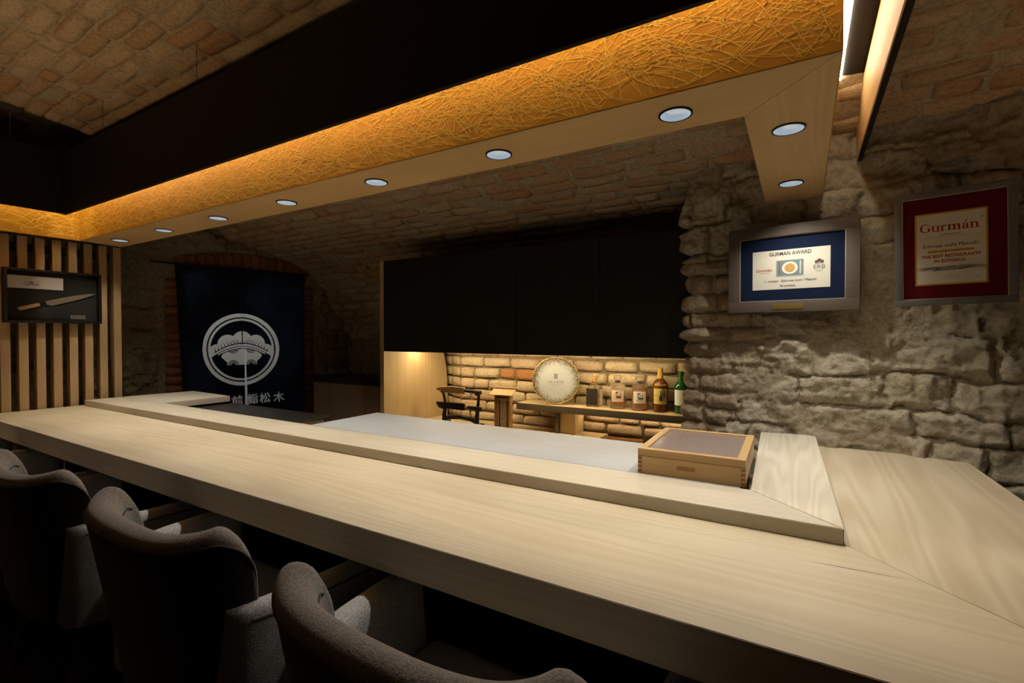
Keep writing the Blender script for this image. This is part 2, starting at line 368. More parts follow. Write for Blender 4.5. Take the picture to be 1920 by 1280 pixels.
# --- masonry pieces
def piece_mesh(name, nx, ny, seed, w, h, d, rgh, k=0.22, quad=None, back=0.03, edge=4):
    """pillow-shaped stone/brick in local coords: x along, y up, z out of the wall. quad = four corner offsets"""
    V, F = [], []
    r = random.Random(seed); o = Vector((r.uniform(-50, 50), r.uniform(-50, 50), r.uniform(-50, 50)))
    q = quad or [(-w / 2, -h / 2), (w / 2, -h / 2), (w / 2, h / 2), (-w / 2, h / 2)]
    tx, ty = r.uniform(-0.25, 0.25), r.uniform(-0.25, 0.25)
    for j in range(ny + 1):
        for i in range(nx + 1):
            s = -1.0 if i == 0 else 1.0 if i == nx else -0.95 + 1.9 * (i - 1) / (nx - 2)
            t = -1.0 if j == 0 else 1.0 if j == ny else -0.90 + 1.8 * (j - 1) / (ny - 2)
            s2, t2 = s * math.sqrt(1 - k * t * t), t * math.sqrt(1 - k * s * s)
            u, v = (s2 + 1) / 2, (t2 + 1) / 2
            x = (q[0][0] * (1 - u) + q[1][0] * u) * (1 - v) + (q[3][0] * (1 - u) + q[2][0] * u) * v
            y = (q[0][1] * (1 - u) + q[1][1] * u) * (1 - v) + (q[3][1] * (1 - u) + q[2][1] * u) * v
            env = (1 - abs(s) ** (edge * 2)) * (1 - abs(t) ** (edge * 2))
            P = Vector((x, y, 0)) + o
            f = noise.fractal(P * 14, 1.0, 2.1, 4) * 0.5 + noise.noise(P * 6) * 0.5
            rim = i in (0, nx) or j in (0, ny)
            e = noise.noise(P * 9 + Vector((3, 7, 1))) * rgh * 0.6
            e2 = noise.noise(P * 9 + Vector((9, 2, 5))) * rgh * 0.6
            z = -back if rim else d * env ** 0.6 * (1 + tx * s + ty * t) + f * rgh
            V.append((x + e, y + e2, z))
    for j in range(ny):
        for i in range(nx):
            a = j * (nx + 1) + i
            F.append((a, a + 1, a + nx + 2, a + nx + 1))
    me = bpy.data.meshes.new(name); me.from_pydata(V, [], F); me.update()
    for p in me.polygons: p.use_smooth = True
    return me

def grid_surface(name, fn, u0, u1, nu, v0, v1, nv, mat, parent=None):
    V, F = [], []
    for j in range(nv + 1):
        for i in range(nu + 1):
            V.append(tuple(fn(u0 + (u1 - u0) * i / nu, v0 + (v1 - v0) * j / nv)))
    for j in range(nv):
        for i in range(nu):
            a = j * (nu + 1) + i; F.append((a, a + 1, a + nu + 2, a + nu + 1))
    o = pydata(name, V, F, mat, parent)
    for p in o.data.polygons: p.use_smooth = True
    return o

# --- rough walls as one relief sheet, split stone by stone
def nhash(ix, iy, seed):
    h = (ix.astype(np.int64) * 374761393 + iy.astype(np.int64) * 668265263 + seed * 974634177) & 0xffffffff
    h = ((h ^ (h >> 13)) * 1274126177) & 0xffffffff
    return ((h ^ (h >> 16)) & 0xffffff) / float(0xffffff)
def vnoise(x, y, seed):
    ix, iy = np.floor(x), np.floor(y); fx, fy = x - ix, y - iy
    fx = fx * fx * fx * (fx * (fx * 6 - 15) + 10); fy = fy * fy * fy * (fy * (fy * 6 - 15) + 10)
    a, b = nhash(ix, iy, seed), nhash(ix + 1, iy, seed); c, d = nhash(ix, iy + 1, seed), nhash(ix + 1, iy + 1, seed)
    return (a + (b - a) * fx) * (1 - fy) + (c + (d - c) * fx) * fy - 0.5
def fbm(x, y, seed, f, oct=5, gain=0.5, ridged=False):
    t, amp = 0.0, 1.0
    for o in range(oct):
        n = vnoise(x * f, y * f, seed + o * 17)
        t = t + amp * ((0.25 - np.abs(n)) * 2 if ridged else n); f *= 2.03; amp *= gain
    return t
def sstep(a, b, x):
    t = np.clip((x - a) / (b - a), 0, 1); return t * t * (3 - 2 * t)
def course_cells(u, z, seed, rows, lens):
    """running-bond cells of uneven courses; returns id, distance to the nearest joint, local coords"""
    r = random.Random(seed); zs = [-0.2]
    while zs[-1] < 3.2: zs.append(zs[-1] + r.uniform(*rows))
    zs = np.array(zs); k = np.searchsorted(zs, z) - 1
    ids = np.zeros(u.shape, int); d = np.full(u.shape, 9.0)
    for row in np.unique(k):
        us = [-3.0 + r.uniform(0, 0.3)]
        while us[-1] < 4.5: us.append(us[-1] + r.choice(lens) * r.uniform(0.85, 1.15))
        us = np.array(us); m = k == row; q = np.searchsorted(us, u[m]) - 1; q = np.clip(q, 0, len(us) - 2)
        du = np.minimum(u[m] - us[q], us[q + 1] - u[m]); dz = np.minimum(z[m] - zs[row], zs[min(row + 1, len(zs) - 1)] - z[m])
        rad = 0.02; ax, az = np.clip(rad - du, 0, None), np.clip(rad - dz, 0, None)
        d[m] = np.where((du < rad) & (dz < rad), rad - np.hypot(ax, az), np.minimum(du, dz))
        ids[m] = (row + 1) * 1000 + q
    return ids, d
def relief(u, z, seed, zone, lib, warp=(0.030, 0.010), amp=0.020, rough=0.026, joint=0.008):
    """height field and stone id for every (u, z)"""
    uw = u + warp[0] * 2 * fbm(u, z, seed, 4.0, 2) + warp[1] * 2 * fbm(u, z, seed + 5, 22.0, 3)
    zw = z + warp[0] * 1.4 * fbm(u, z, seed + 9, 4.5, 2) + warp[1] * 1.6 * fbm(u, z, seed + 13, 22.0, 3)
    ids = np.zeros(u.shape, int); d = np.zeros(u.shape)
    for zi, (rows, lens, w) in enumerate(lib):
        m = zone == zi
        if not m.any(): continue
        uu, zq = u + (uw - u) * w, z + (zw - z) * w
        i2, d2 = course_cells(uu, zq, seed + 100 * zi, rows, lens)
        ids[m] = i2[m] + zi * 10000000; d[m] = d2[m]
    rn = nhash(ids, ids * 0 + 3, seed); rn2 = nhash(ids, ids * 0 + 7, seed); rn3 = nhash(ids, ids * 0 + 11, seed)
    smear = sstep(0.02, 0.22, fbm(u, z, seed + 31, 3.0, 3))            # mortar smeared over the joints
    face = sstep(0.0, 0.030, d)
    h = amp * (0.25 + rn) * face * (1 - 0.7 * smear) - (joint * 1.6) * (1 - sstep(0, 0.012, d)) * (1 - smear)
    h = h + face * ((rn2 - 0.5) * 0.05 * np.sin(u * 9 + rn * 6) + (rn3 - 0.5) * 0.04 * np.sin(z * 14 + rn2 * 6)) * 0.6
    h = h + rough * fbm(u, z, seed + 41, 9.0, 5, 0.52) + rough * 0.55 * np.maximum(fbm(u, z, seed + 51, 16.0, 4, 0.5, True) - 0.1, -0.3)
    ids = np.where((d < joint * 0.6) | (smear > 0.75), -1, ids)
    return h, ids
def sheet(root_name, mapf, u0, u1, du, z0, z1, dz, hid, root_mat, mats, skip=None, parent=None):
    """build the relief; the mortar faces make the root mesh, every stone its own child"""
    nu, nz = int((u1 - u0) / du), int((z1 - z0) / dz)
    U, Z = np.meshgrid(np.linspace(u0, u1, nu + 1), np.linspace(z0, z1, nz + 1))
    H, ID = hid(U, Z)
    P = mapf(U, Z, H).reshape(-1, 3)
    Uc, Zc = (U[:-1, :-1] + U[1:, 1:]) / 2, (Z[:-1, :-1] + Z[1:, 1:]) / 2
    fid = ID[:-1, :-1].copy()
    keep = np.ones(fid.shape, bool) if skip is None else ~skip(Uc, Zc)
    base = (np.arange(nz)[:, None] * (nu + 1) + np.arange(nu)[None, :])
    quads = np.stack([base, base + 1, base + nu + 2, base + nu + 1], -1)
    vals, cnt = np.unique(fid[keep], return_counts=True)
    small = vals[cnt < 18]; fid[np.isin(fid, small)] = -1
    def mk(name, mask, mat, par):
        q = quads[mask]; vi, inv = np.unique(q, return_inverse=True); q2 = inv.reshape(-1, 4)
        me = bpy.data.meshes.new(name); me.from_pydata(P[vi].tolist(), [], q2.tolist()); me.update()
        me.polygons.foreach_set('use_smooth', np.ones(len(q2), bool))
        return link(name, me, mat, par)
    root = mk(root_name, (fid == -1) & keep, root_mat, parent)
    for v in np.unique(fid[keep]):
        if v == -1: continue
        nm, mt = mats(int(v)); mk(nm, (fid == v) & keep, mt, root)
    return root

# --- ceiling: brick barrel vault running along X
def vault_z(y):
    c = CZ - 3.63 + math.sqrt(24.30 - (y - 0.30) ** 2)
    t = min(1.0, max(0.0, (y - 2.35) / 0.65)); c += 0.14 * t * t * (3 - 2 * t)
    if y > 3.05: c -= 0.34 * ((y - 3.05) / 0.41) ** 2
    return c
_ys = np.linspace(-2.6, 3.46, 1200); _zs = np.array([vault_z(y) for y in _ys])
_ls = np.concatenate([[0], np.cumsum(np.hypot(np.diff(_ys), np.diff(_zs)))]); LEN = float(_ls[-1])
def vault_frame(l):
    y, z = float(np.interp(l, _ls, _ys)), float(np.interp(l, _ls, _zs))
    y2, z2 = float(np.interp(l + 0.01, _ls, _ys)), float(np.interp(l + 0.01, _ls, _zs)); y1, z1 = float(np.interp(l - 0.01, _ls, _ys)), float(np.interp(l - 0.01, _ls, _zs))
    t = Vector((0, y2 - y1, z2 - z1)).normalized()
    return Vector((0, y, z)), t, Vector((0, t.z, -t.y))         # point, tangent towards the back wall, normal into the room
_cache = {}
def vault_fn(u, l):
    if l not in _cache: _cache[l] = vault_frame(l)
    p, t, n = _cache[l]
    return p + Vector((u, 0, 0)) + n * (0.002 + 0.011 * noise.fractal(Vector((u, l, 0)) * 3.5, 0.8, 2.1, 5))
ceil_ = grid_surface('ceiling', vault_fn, -5.0, 3.1, 330, 0.0, LEN, 260, M_mortar_v)
struct(ceil_, 'brick barrel vault over the whole room', 'ceiling')
BV = [piece_mesh('brick', 7, 5, 100 + i, 0.262, 0.076, 0.008, 0.009, 0.08, back=0.012, edge=6) for i in range(18)]
for m in BV: m.materials.append(M_brick_v)
cand = []
course = 0.0815
na = int((LEN - float(np.interp(0.22, _ys, _ls))) / course)
for c in range(na):
    P0, Y, Z = vault_frame(LEN - (c + 0.5) * course)
    x = -5.0 + (0.137 if c % 2 else 0.0) + RND.uniform(-0.04, 0.04)
    while x < 2.6:
        L = RND.choice([0.25, 0.27, 0.28, 0.26, 0.14, 0.3])
        xm = x + L / 2; x += L + 0.012
        P = P0 + Vector((xm, 0, 0))
        if xm > -0.5 and P.y > 2.6: continue
        if -4.62 > xm - 0.0: continue
        X = Y.cross(Z)
        ta = RND.uniform(-0.045, 0.045)
        R = Matrix((X, Y, Z)).transposed().to_4x4() @ Matrix.Rotation(ta, 4, 'Z')
        S = Matrix.Diagonal((L / 0.262, RND.uniform(0.92, 1.04), RND.uniform(0.7, 1.5), 1))
        dd = RND.uniform(-0.004, 0.004)
        M = Matrix.Translation(P + Z * dd) @ R @ S
        px, py, w = pix(P)
        vis = -40 < px < 1960 and -40 < py < 1320
        under = py > 463 - 0.209 * (px - 228)             # seen below the canopy soffit
        over = py < 289 - 0.498 * (px - 124) + 10         # seen above the black fascia
        if px > 1560: over = py < 260 and px > 1600
        hid = (719 < px < 1290 and py > 492 - 0.115 * (px - 719)) or P.y > 3.4
        score = (L / w ** 2) if vis and (under or over) and not hid else -1
        cand.append((score, RND.randrange(18), M))
cand.sort(key=lambda t: -t[0])
for k, (s, i, M) in enumerate(cand[:300]):
    o = link('brick', BV[i], None, ceil_); o.matrix_world = M
bm = bmesh.new()
for s, i, M in cand[300:]:
    n0 = len(bm.verts); bm.from_mesh(BV[i]); bm.verts.ensure_lookup_table()
    for v in bm.verts[n0:]: v.co = M @ v.co
me = bpy.data.meshes.new('brickwork'); bm.to_mesh(me); bm.free()
o = link('brickwork', me, M_brick_v, ceil_); o['kind'] = 'stuff'
for p in me.polygons: p.use_smooth = True

# --- right stone wall, wrapping round its left corner
def wr_map(u, z, h):
    up = np.maximum(u, 0.0); um = np.minimum(u, 0.0)
    x = -0.476 + up * 0.9917
    lean = 0.125 * (1 - np.clip((z - CZ + 0.5) / 0.9, 0, 1) ** 0.7) * (0.5 + 0.5 * sstep(0.0, 0.35, up)) * (1 - 0.35 * up / 2.5)
    y = 2.44 - 0.13 * x - lean - um
    t = sstep(-0.035, 0.035, u) * math.pi / 2
    r = 0.03 * (1 - np.abs(2 * t / math.pi - 0.5) * 2)
    nx, ny = -np.cos(t), -np.sin(t)
    return np.stack([x + nx * (h - 0.35 * r), y + ny * (h - 0.35 * r), z], -1)
def wr_hid(u, z):
    n = fbm(u, z, 77, 2.5, 3)
    lim = np.where(z < zz(0.28), 0.33 + 0.22 * n, 0.20 + 0.16 * n)
    zone = np.where(u < lim, 0, 1)
    zone = np.where((zone == 0) & (z > zz(0.36)), 2, zone)
    return relief(u, z, 5, zone, [((0.070, 0.090), [0.13, 0.22, 0.26, 0.24], 0.35), ((0.085, 0.185), [0.14, 0.2, 0.27, 0.34, 0.42], 1.0), ((0.13, 0.22), [0.2, 0.3, 0.35], 1.0)], amp=0.016, rough=0.026)
wr = sheet('wall_right', wr_map, -0.5, 2.75, 0.0062, 0.25, zz(1.02), 0.0062, wr_hid, M_mortar_r,
           lambda v: ('brick', M_brick_p) if v < 10000000 else ('stone', M_stone_r))
struct(wr, 'rough rubble stone wall carrying the two framed awards', 'wall')
def quad_stone(parent, name, fn, qs, d, rgh, mat, nx, ny, seed, k=0.2, back=0.03, edge=4):
    """brick over four (u, z) corners of a wall given by fn(u, z, d)"""
    cu = sum(q[0] for q in qs) / 4; cz = sum(q[1] for q in qs) / 4
    me = piece_mesh(name, nx, ny, seed, 1, 1, d, rgh, k, [(q[0] - cu, q[1] - cz) for q in qs], back, edge)
    org = fn(cu, cz, 0)
    for v in me.vertices:
        v.co = fn(cu + v.co.x, cz + v.co.y, v.co.z) - org
    me.update(); me.materials.append(mat)
    o = link(name, me, None, parent); o.location = org
    return o
sd = 1000

# --- back wall of pale bricks, under and behind the wall cabinets
YW = 3.21
def wb_pt(u, z, d=0.0):     # u = world x; beyond x=-2.41 the wall turns back
    y = YW if u > -2.41 else YW + (-2.41 - u) * 0.55
    return Vector((u, y - d, z))
def wb_fn(u, z):
    return wb_pt(u, z, -0.014 + 0.010 * noise.fractal(Vector((u, z, 3)) * 8, 1, 2, 3))
wb = grid_surface('wall_back', wb_fn, -2.72, -0.2, 90, 0.3, zz(0.62), 60, M_mortar_b)
struct(wb, 'pale brick wall behind the bottle shelf', 'wall')
z = 0.44; row = 0
while z < zz(0.0):
    h = RND.uniform(0.070, 0.080); u = -2.41 + (0.13 if row % 2 else 0.0) + RND.uniform(-0.03, 0.03)
    if row % 2:
        quad_stone(wb, 'brick', wb_pt, [(-2.405, z), (u - 0.012, z), (u - 0.012, z + h), (-2.405, z + h)], 0.012, 0.006, M_brick_b, 6, 5, sd, 0.1, 0.03, 5); sd += 1
    else: u = -2.405
    while u < -0.3:
        L = RND.choice([0.13, 0.22, 0.25, 0.26, 0.24]) * RND.uniform(0.92, 1.06)
        j = lambda: RND.uniform(-0.005, 0.005)
        qs = [(u + j(), z + j()), (u + L + j(), z + j()), (u + L + j(), z + h + j()), (u + j(), z + h + j())]
        p = pix(wb_pt(u + L / 2, z + h / 2))
        m = M_brick_o if (abs(p[0] - 972) < 22 and abs(p[1] - 697) < 14) or (abs(p[0] - 1195) < 30 and p[1] > 815) else M_brick_b
        quad_stone(wb, 'brick', wb_pt, qs, RND.uniform(0.010, 0.024), 0.008, m, 8, 5, sd, 0.14, 0.03, 5); sd += 1
        u += L + RND.uniform(0.008, 0.014)
    for q0, q1 in ((-2.70, -2.57), (-2.56, -2.42)):
        quad_stone(wb, 'brick', wb_pt, [(q0, z), (q1, z), (q1, z + h), (q0, z + h)], 0.010, 0.006, M_brick_b, 5, 4, sd, 0.12, 0.03, 5); sd += 1
    row += 1; z += h + RND.uniform(0.010, 0.015)

# --- rough stone at the back of the recess by the curtain
def wc_map(u, z, h): return np.stack([u, 3.42 - h + 0.10 * np.clip(zz(0.1) - z, 0, None), z], -1)
wc = sheet('wall_recess', wc_map, -4.4, -2.60, 0.012, 0.5, zz(0.42), 0.012, lambda u, z: relief(u, z, 61, np.zeros(u.shape, int), [((0.10, 0.17), [0.16, 0.22, 0.3], 1.0)], amp=0.05, rough=0.05),
           M_mortar_l, lambda v: ('stone', M_stone_l))
struct(wc, 'dark stone wall of the recess right of the curtain', 'wall')

# --- left end wall with the curtained doorway
LP = Vector((-4.30, 2.4, 0)); LD = Vector((0.2164, 0.9763, 0)); LN = Vector((0.9763, -0.2164, 0))
def wl_pt(s, z, d=0.0): return LP + LD * s + LN * d + Vector((0, 0, z))
def wl_s(px, py, off=0.0):
    P = at_plane(px, py, LP + LN * off, LN); return (P - LP).dot(LD), P.z
s0, _ = wl_s(345, 600); s1, _ = wl_s(568, 600)      # door opening
ZS, RISE = zz(0.495), 0.085                            # springing of the door arch
def top_at(s): return vault_z(wl_pt(s, 0).y) + 0.06
sm_ = (s0 + s1) / 2; sh = (s1 - s0) / 2
def arch_z(s): return ZS + RISE * (1 - ((s - sm_) / sh) ** 2)
def wl_map(u, z, h):
    return np.stack([LP.x + LD.x * u + LN.x * h, LP.y + LD.y * u + LN.y * h, z], -1)
def calm(u, z, h, ids):
    inside = (u > s0 - 0.15) & (u < s1 + 0.12) & (z < ZS + RISE + 0.12)
    k = sstep(0.0, 0.06, np.maximum(np.maximum(s0 - 0.15 - u, u - s1 - 0.12), z - ZS - RISE - 0.13))
    return h * k - 0.004 * (1 - k), np.where(k < 0.5, -1, ids)
wl = sheet('wall_left', wl_map, -2.6, 1.25, 0.0105, 0.25, 2.62, 0.0105,
           lambda u, z: calm(u, z, *relief(u, z, 21, np.zeros(u.shape, int), [((0.12, 0.24), [0.2, 0.28, 0.36, 0.45], 1.0)], amp=0.022, rough=0.045, joint=0.007)),
           M_mortar_l, lambda v: ('stone', M_stone_l),
           skip=lambda u, z: (u > s0) & (u < s1) & (z < ZS + RISE * (1 - ((u - sm_) / sh) ** 2)))
struct(wl, 'rough stone end wall behind the slat screen and curtain', 'wall')
# jambs: brick by brick
for side, (a, b_) in enumerate(((s0 - 0.135, s0 + 0.02), (s1 - 0.02, s1 + 0.10))):
    z = 0.30
    while z < ZS - 0.03:
        h = 0.066
        quad_stone(wl, 'brick', wl_pt, [(a, z), (b_, z), (b_, z + h), (a, z + h)], 0.016, 0.003, M_brick_l, 5, 4, sd, 0.05, 0.06, 6); sd += 1
        z += h + 0.007
nb = 15
for i in range(nb):      # voussoirs of the flat arch
    t0, t1 = (i + 0.06) / nb, (i + 0.94) / nb
    q = []
    for t, o in ((t0, 0), (t1, 0), (t1, 1), (t0, 1)):
        s = s0 - 0.02 + (s1 - s0 + 0.04) * t; base = arch_z(min(max(s, s0), s1))
        nx_, nz_ = (s - sm_) * 0.75, 1.0
        q.append((s + o * 0.15 * nx_, base + o * 0.15 * nz_))
    quad_stone(wl, 'brick', wl_pt, q, 0.020, 0.004, M_brick_l, 4, 6, sd, 0.05, 0.06, 6); sd += 1
# room beyond the doorway
brm = struct(pydata('wall_beyond', [tuple(wl_pt(-1.2, 0, -1.1)), tuple(wl_pt(1.6, 0, -1.1)), tuple(wl_pt(1.6, 2.4, -1.1)), tuple(wl_pt(-1.2, 2.4, -1.1))], [(0, 1, 2, 3)],
        plain('passage_plaster', (0.6, 0.62, 0.64), 0.9)), 'pale wall of the passage behind the curtain', 'wall')
area_light('passage_lamp', tuple(wl_pt(0.1, 2.2, -0.55)), (0, 0, 0), 0.5, 0.5, 110, (0.84, 0.90, 1.0))
# plain walls closing the room behind the camera
struct(box('wall_front', -5.2, 3.2, -2.66, -2.55, 0, 1.7, M_dark, None, 0), 'dark wall of the dining room behind the camera', 'wall')
struct(box('wall_side', 2.3, 2.4, -2.6, 2.5, 0, 2.7, M_mortar_r, None, 0), 'stone end wall right of the camera', 'wall')

# ------------------------------------------------------------------ bar counter
ZC = zz(-0.45); TC = 0.085
CY0, CYB = 0.779, 1.243                # front edge, ledge line
CR0 = (0.089, 1.243); CR1 = (0.553, 0.779)
ct = thing('bar_counter', 'long pale hinoki bar counter with mitred corner at the stone wall', 'counter')
gap = 0.0006
prism('counter_top', [(-3.93, CY0), (CR1[0] - gap, CY0), (CR0[0] - gap, CYB), (CR0[0] - 0.06, CYB + 0.05), (-3.93, CYB + 0.05)], ZC - TC, ZC, M_counter, ct, 0.0012)
prism('counter_return', [(CR0[0] + gap, CYB), (CR1[0] + gap, CY0), (0.515, 2.309), (0.07, 2.312), (0.03, 2.312), (0.05, CYB + 0.05)], ZC - TC, ZC, M_counter_y, ct, 0.0012)
bp = box('base_panel', -3.92, 0.28, 1.14, 1.17, 0.06, ZC - TC, M_dark, ct, 0.002)
box('base_return', 0.28, 0.31, 1.14, 2.28, 0.06, ZC - TC, M_dark, ct, 0.002)
box('plinth', -3.92, 0.25, 1.19, 1.21, 0.0, 0.06, M_dark, ct, 0)
for i in range(17):                      # dark battens on the guest side
    x = -3.7 + i * 0.24
    box('batten', x, x + 0.05, 1.118, 1.14, 0.06, ZC - TC, M_dark, ct, 0.002)
# drying crack beside the mitre
c0, c1 = at_z(1500, 1048, ZC + 0.0003), at_z(1703, 1086, ZC + 0.0003)
cm = (c0 + c1) / 2
pydata('drying_crack', [tuple(c0), tuple(cm + Vector((0, -0.0012, 0))), tuple(c1), tuple(cm + Vector((0, 0.0006, 0)))], [(0, 1, 2, 3)], M_ink, ct)

ZL = zz(-0.414)
ld = thing('raised_ledge', 'raised pale wood serving ledge along the back of the bar counter', 'ledge')
prism('ledge_board', [(-3.875, 1.226), (0.085, 1.237), (-0.108, 1.425), (-3.295, 1.42), (-3.875, 1.42)], ZC, ZL, M_ledge, ld, 0.0015)
prism('ledge_return', [(0.086, 1.2375), (0.062, 2.335), (-0.135, 2.297), (-0.1075, 1.4255)], ZC, ZL, M_ledge_y, ld, 0.0015)
prism('ledge_return', [(-3.875, 1.4205), (-3.295, 1.4205), (-3.30, 1.815), (-3.83, 1.84)], ZC, ZL, M_ledge_y, ld, 0.0015)

# prep side
box_prep = thing('prep_counter', 'prep counter behind the ledge, under the pale cutting board', 'counter')
box('body', -1.92, -0.14, 1.45, 1.80, 0.0, ZL - 0.032, M_base, box_prep, 0.003)
tag(box('cutting_board', -1.925, -0.133, 1.4275, 1.83, ZL - 0.030, ZL - 0.0005, M_board, None, 0.0015), 'long whitish cutting board behind the raised ledge', 'cutting board')
bw = thing('black_worktop', 'black stone worktop behind the left end of the ledge', 'worktop')
box('slab', -3.29, -2.30, 1.43, 1.83, zz(-0.478), zz(-0.462), M_blacktop, bw, 0.002)
box('carcass', -3.28, -2.32, 1.47, 1.80, 0.0, zz(-0.4785), M_base, bw, 0.002)
box('front_rail', -2.298, -1.93, 1.44, 1.79, zz(-0.53), zz(-0.50), M_shelf, bw, 0.002)

# ------------------------------------------------------------------ canopy
ZF = zz(0.585)
cn = thing('light_canopy', 'suspended canopy with gold leaf sides and black outer fascia above the counter', 'canopy')
GX0, GX1, GY0, GYI = -3.86, 0.072, 1.211, 1.436
prism('soffit_board', [(GX0, GY0), (GX1, GY0), (-0.131, GYI), (-3.90, GYI)], ZF, ZF + 0.02, M_soffit, cn, 0.001)
prism('soffit_return', [(GX1 + 0.0004, GY0), (0.082, 2.47), (-0.131, 2.50), (-0.131 + 0.0004, GYI)], ZF, ZF + 0.02, M_soffit_y, cn, 0.001)
def panel(name, a, b, z0, z1, t, mat, parent):      # thin upright board between two plan points
    a, b = Vector(a), Vector(b); d = (b - a).normalized(); n = Vector((-d.y, d.x)) * t
    return prism(name, [tuple(a), tuple(b), tuple(b + n), tuple(a + n)], z0, z1, mat, parent, 0.001)
ZT = zz(0.965)
panel('gold_panel', (GX0, GY0 - 0.003), (GX1 + 0.002, GY0 - 0.003), ZF + 0.001, ZT, 0.0025, M_gold, cn)
panel('gold_panel', (GX1 + 0.003, GY0), (0.085, 2.40), ZF + 0.001, ZT, 0.0025, M_gold, cn)
panel('gold_panel', (GX0, -1.2), (GX0, GY0), ZF, ZT, 0.016, M_gold, cn)
box('box_top', -3.95, 0.06, 1.23, 1.43, ZT - 0.02, ZT, M_fascia, cn, 0)
box('box_top', -4.45, -3.865, -1.2, 1.42, ZT, ZT + 0.02, M_fascia, cn, 0)  # added unseen plate, keeps stray light off the upper left end wall
panel('inner_face', (-0.131, GYI), (-3.90, GYI), ZF + 0.021, ZT, 0.014, M_soffit, cn)
panel('inner_face', (-0.131, 2.46), (-0.131, GYI), ZF + 0.021, ZT, 0.014, M_soffit_y, cn)
FX0, FX1, FY = -3.68, 0.190, 1.095
def lined(a, b, z0, z1, t):
    f = panel('fascia', a, b, z0, z1, -t, M_fascia, cn)
    a, b = Vector(a), Vector(b); d = (b - a).normalized(); n = Vector((-d.y, d.x)) * 0.001
    panel('fascia_lining', a + n, b + n, z0 + 0.004, zz(0.93), 0.004, M_soffit_y, f)
lined((FX0 - 0.016, FY), (FX1, FY), zz(0.70), zz(1.055), 0.016)
lined((FX1 + 0.0, FY), (0.200, 2.40), zz(0.70), zz(1.055), 0.014)
lined((FX0, -1.2), (FX0, FY - 0.016), zz(0.70), zz(1.055), 0.016)
prism('top_plate', [(GX0, FY), (FX1, FY), (FX1, GY0 - 0.001), (GX0, GY0 - 0.001)], zz(0.94), zz(0.952), M_fascia, cn, 0)
prism('top_plate', [(GX1 + 0.001, GY0), (FX1 - 0.001, GY0), (0.197, 2.36), (0.082, 2.38)], zz(0.94), zz(0.952), M_fascia, cn, 0)
prism('top_plate', [(GX0 + 0.001, -1.2), (FX0, -1.2), (FX0, FY), (GX0 + 0.001, FY)], zz(0.94), zz(0.952), M_fascia, cn, 0)
ledf = box('led_strip', GX0 + 0.02, GX1 + 0.02, 1.135, 1.160, zz(0.932), zz(0.9395), M_led, cn, 0)
box('led_strip', FX0 - 0.09, FX0 - 0.065, -1.1, 1.09, zz(0.932), zz(0.9395), M_led, cn, 0)
prism('led_strip', [(0.096, 1.22), (0.122, 1.22), (0.128, 2.33), (0.104, 2.33)], zz(0.932), zz(0.9395), M_led_r, cn, 0)
# fine curved fibres pressed into the gold paper
bm = bmesh.new()
fr = random.Random(3)
def fibre(bm, org, ux, nrm, L0, L1, z0, z1, n):
    for _ in range(n):
        x = fr.uniform(L0, L1); z = fr.uniform(z0, z1); a = fr.gauss(0.0, 0.55); r = fr.uniform(0.10, 0.50) * fr.choice([-1, -1, -1, 1])
        ln = fr.uniform(0.12, 0.36); w = fr.uniform(0.00035, 0.0009); pts = []
        for k in range(10):
            t = ln * (k / 9 - 0.5); th = a + t / r
            pts.append((x, z, th)); x += math.cos(th) * ln / 9; z += math.sin(th) * ln / 9
        prev = None
        for (px_, pz_, th) in pts:
            if not (z0 <= pz_ <= z1 and L0 <= px_ <= L1): prev = None; continue
            nx_, nz_ = -math.sin(th) * w, math.cos(th) * w
            p0 = org + ux * (px_ + nx_) + nrm * 0.0006 + Vector((0, 0, pz_ + nz_))
            p1 = org + ux * (px_ - nx_) + nrm * 0.0006 + Vector((0, 0, pz_ - nz_))
            pr = (bm.verts.new(p0), bm.verts.new(p1))
            if prev: bm.faces.new((prev[0], prev[1], pr[1], pr[0]))
            prev = pr
fibre(bm, Vector((0, GY0 - 0.0035, 0)), Vector((1, 0, 0)), Vector((0, -1, 0)), GX0, GX1, ZF + 0.003, zz(0.80), 1250)
fibre(bm, Vector((GX0, 0, 0)), Vector((0, 1, 0)), Vector((1, 0, 0)), 0.2, GY0, ZF + 0.003, zz(0.80), 180)
fo = obj('gold_fibres', bm, M_fibre, cn); fo['kind'] = 'stuff'
for (px_, yy) in ((15, None), (193, 1.086), (369, 1.086), (668, 1.086)):
    if yy is None: c = Vector((FX0 + 0.008, 0.86, 0))
    else:
        r = ray(px_, 165 if px_ == 369 else (258 if px_ == 193 else 18)); c = EYE + r * (yy / r.y)
    tube('suspension_cable', [(c.x, c.y, zz(1.05)), (c.x, c.y, vault_z(c.y) + 0.01)], 0.0011, plain('cable_steel', (0.1, 0.08, 0.07), 0.5, metal=0.6), cn, 6)

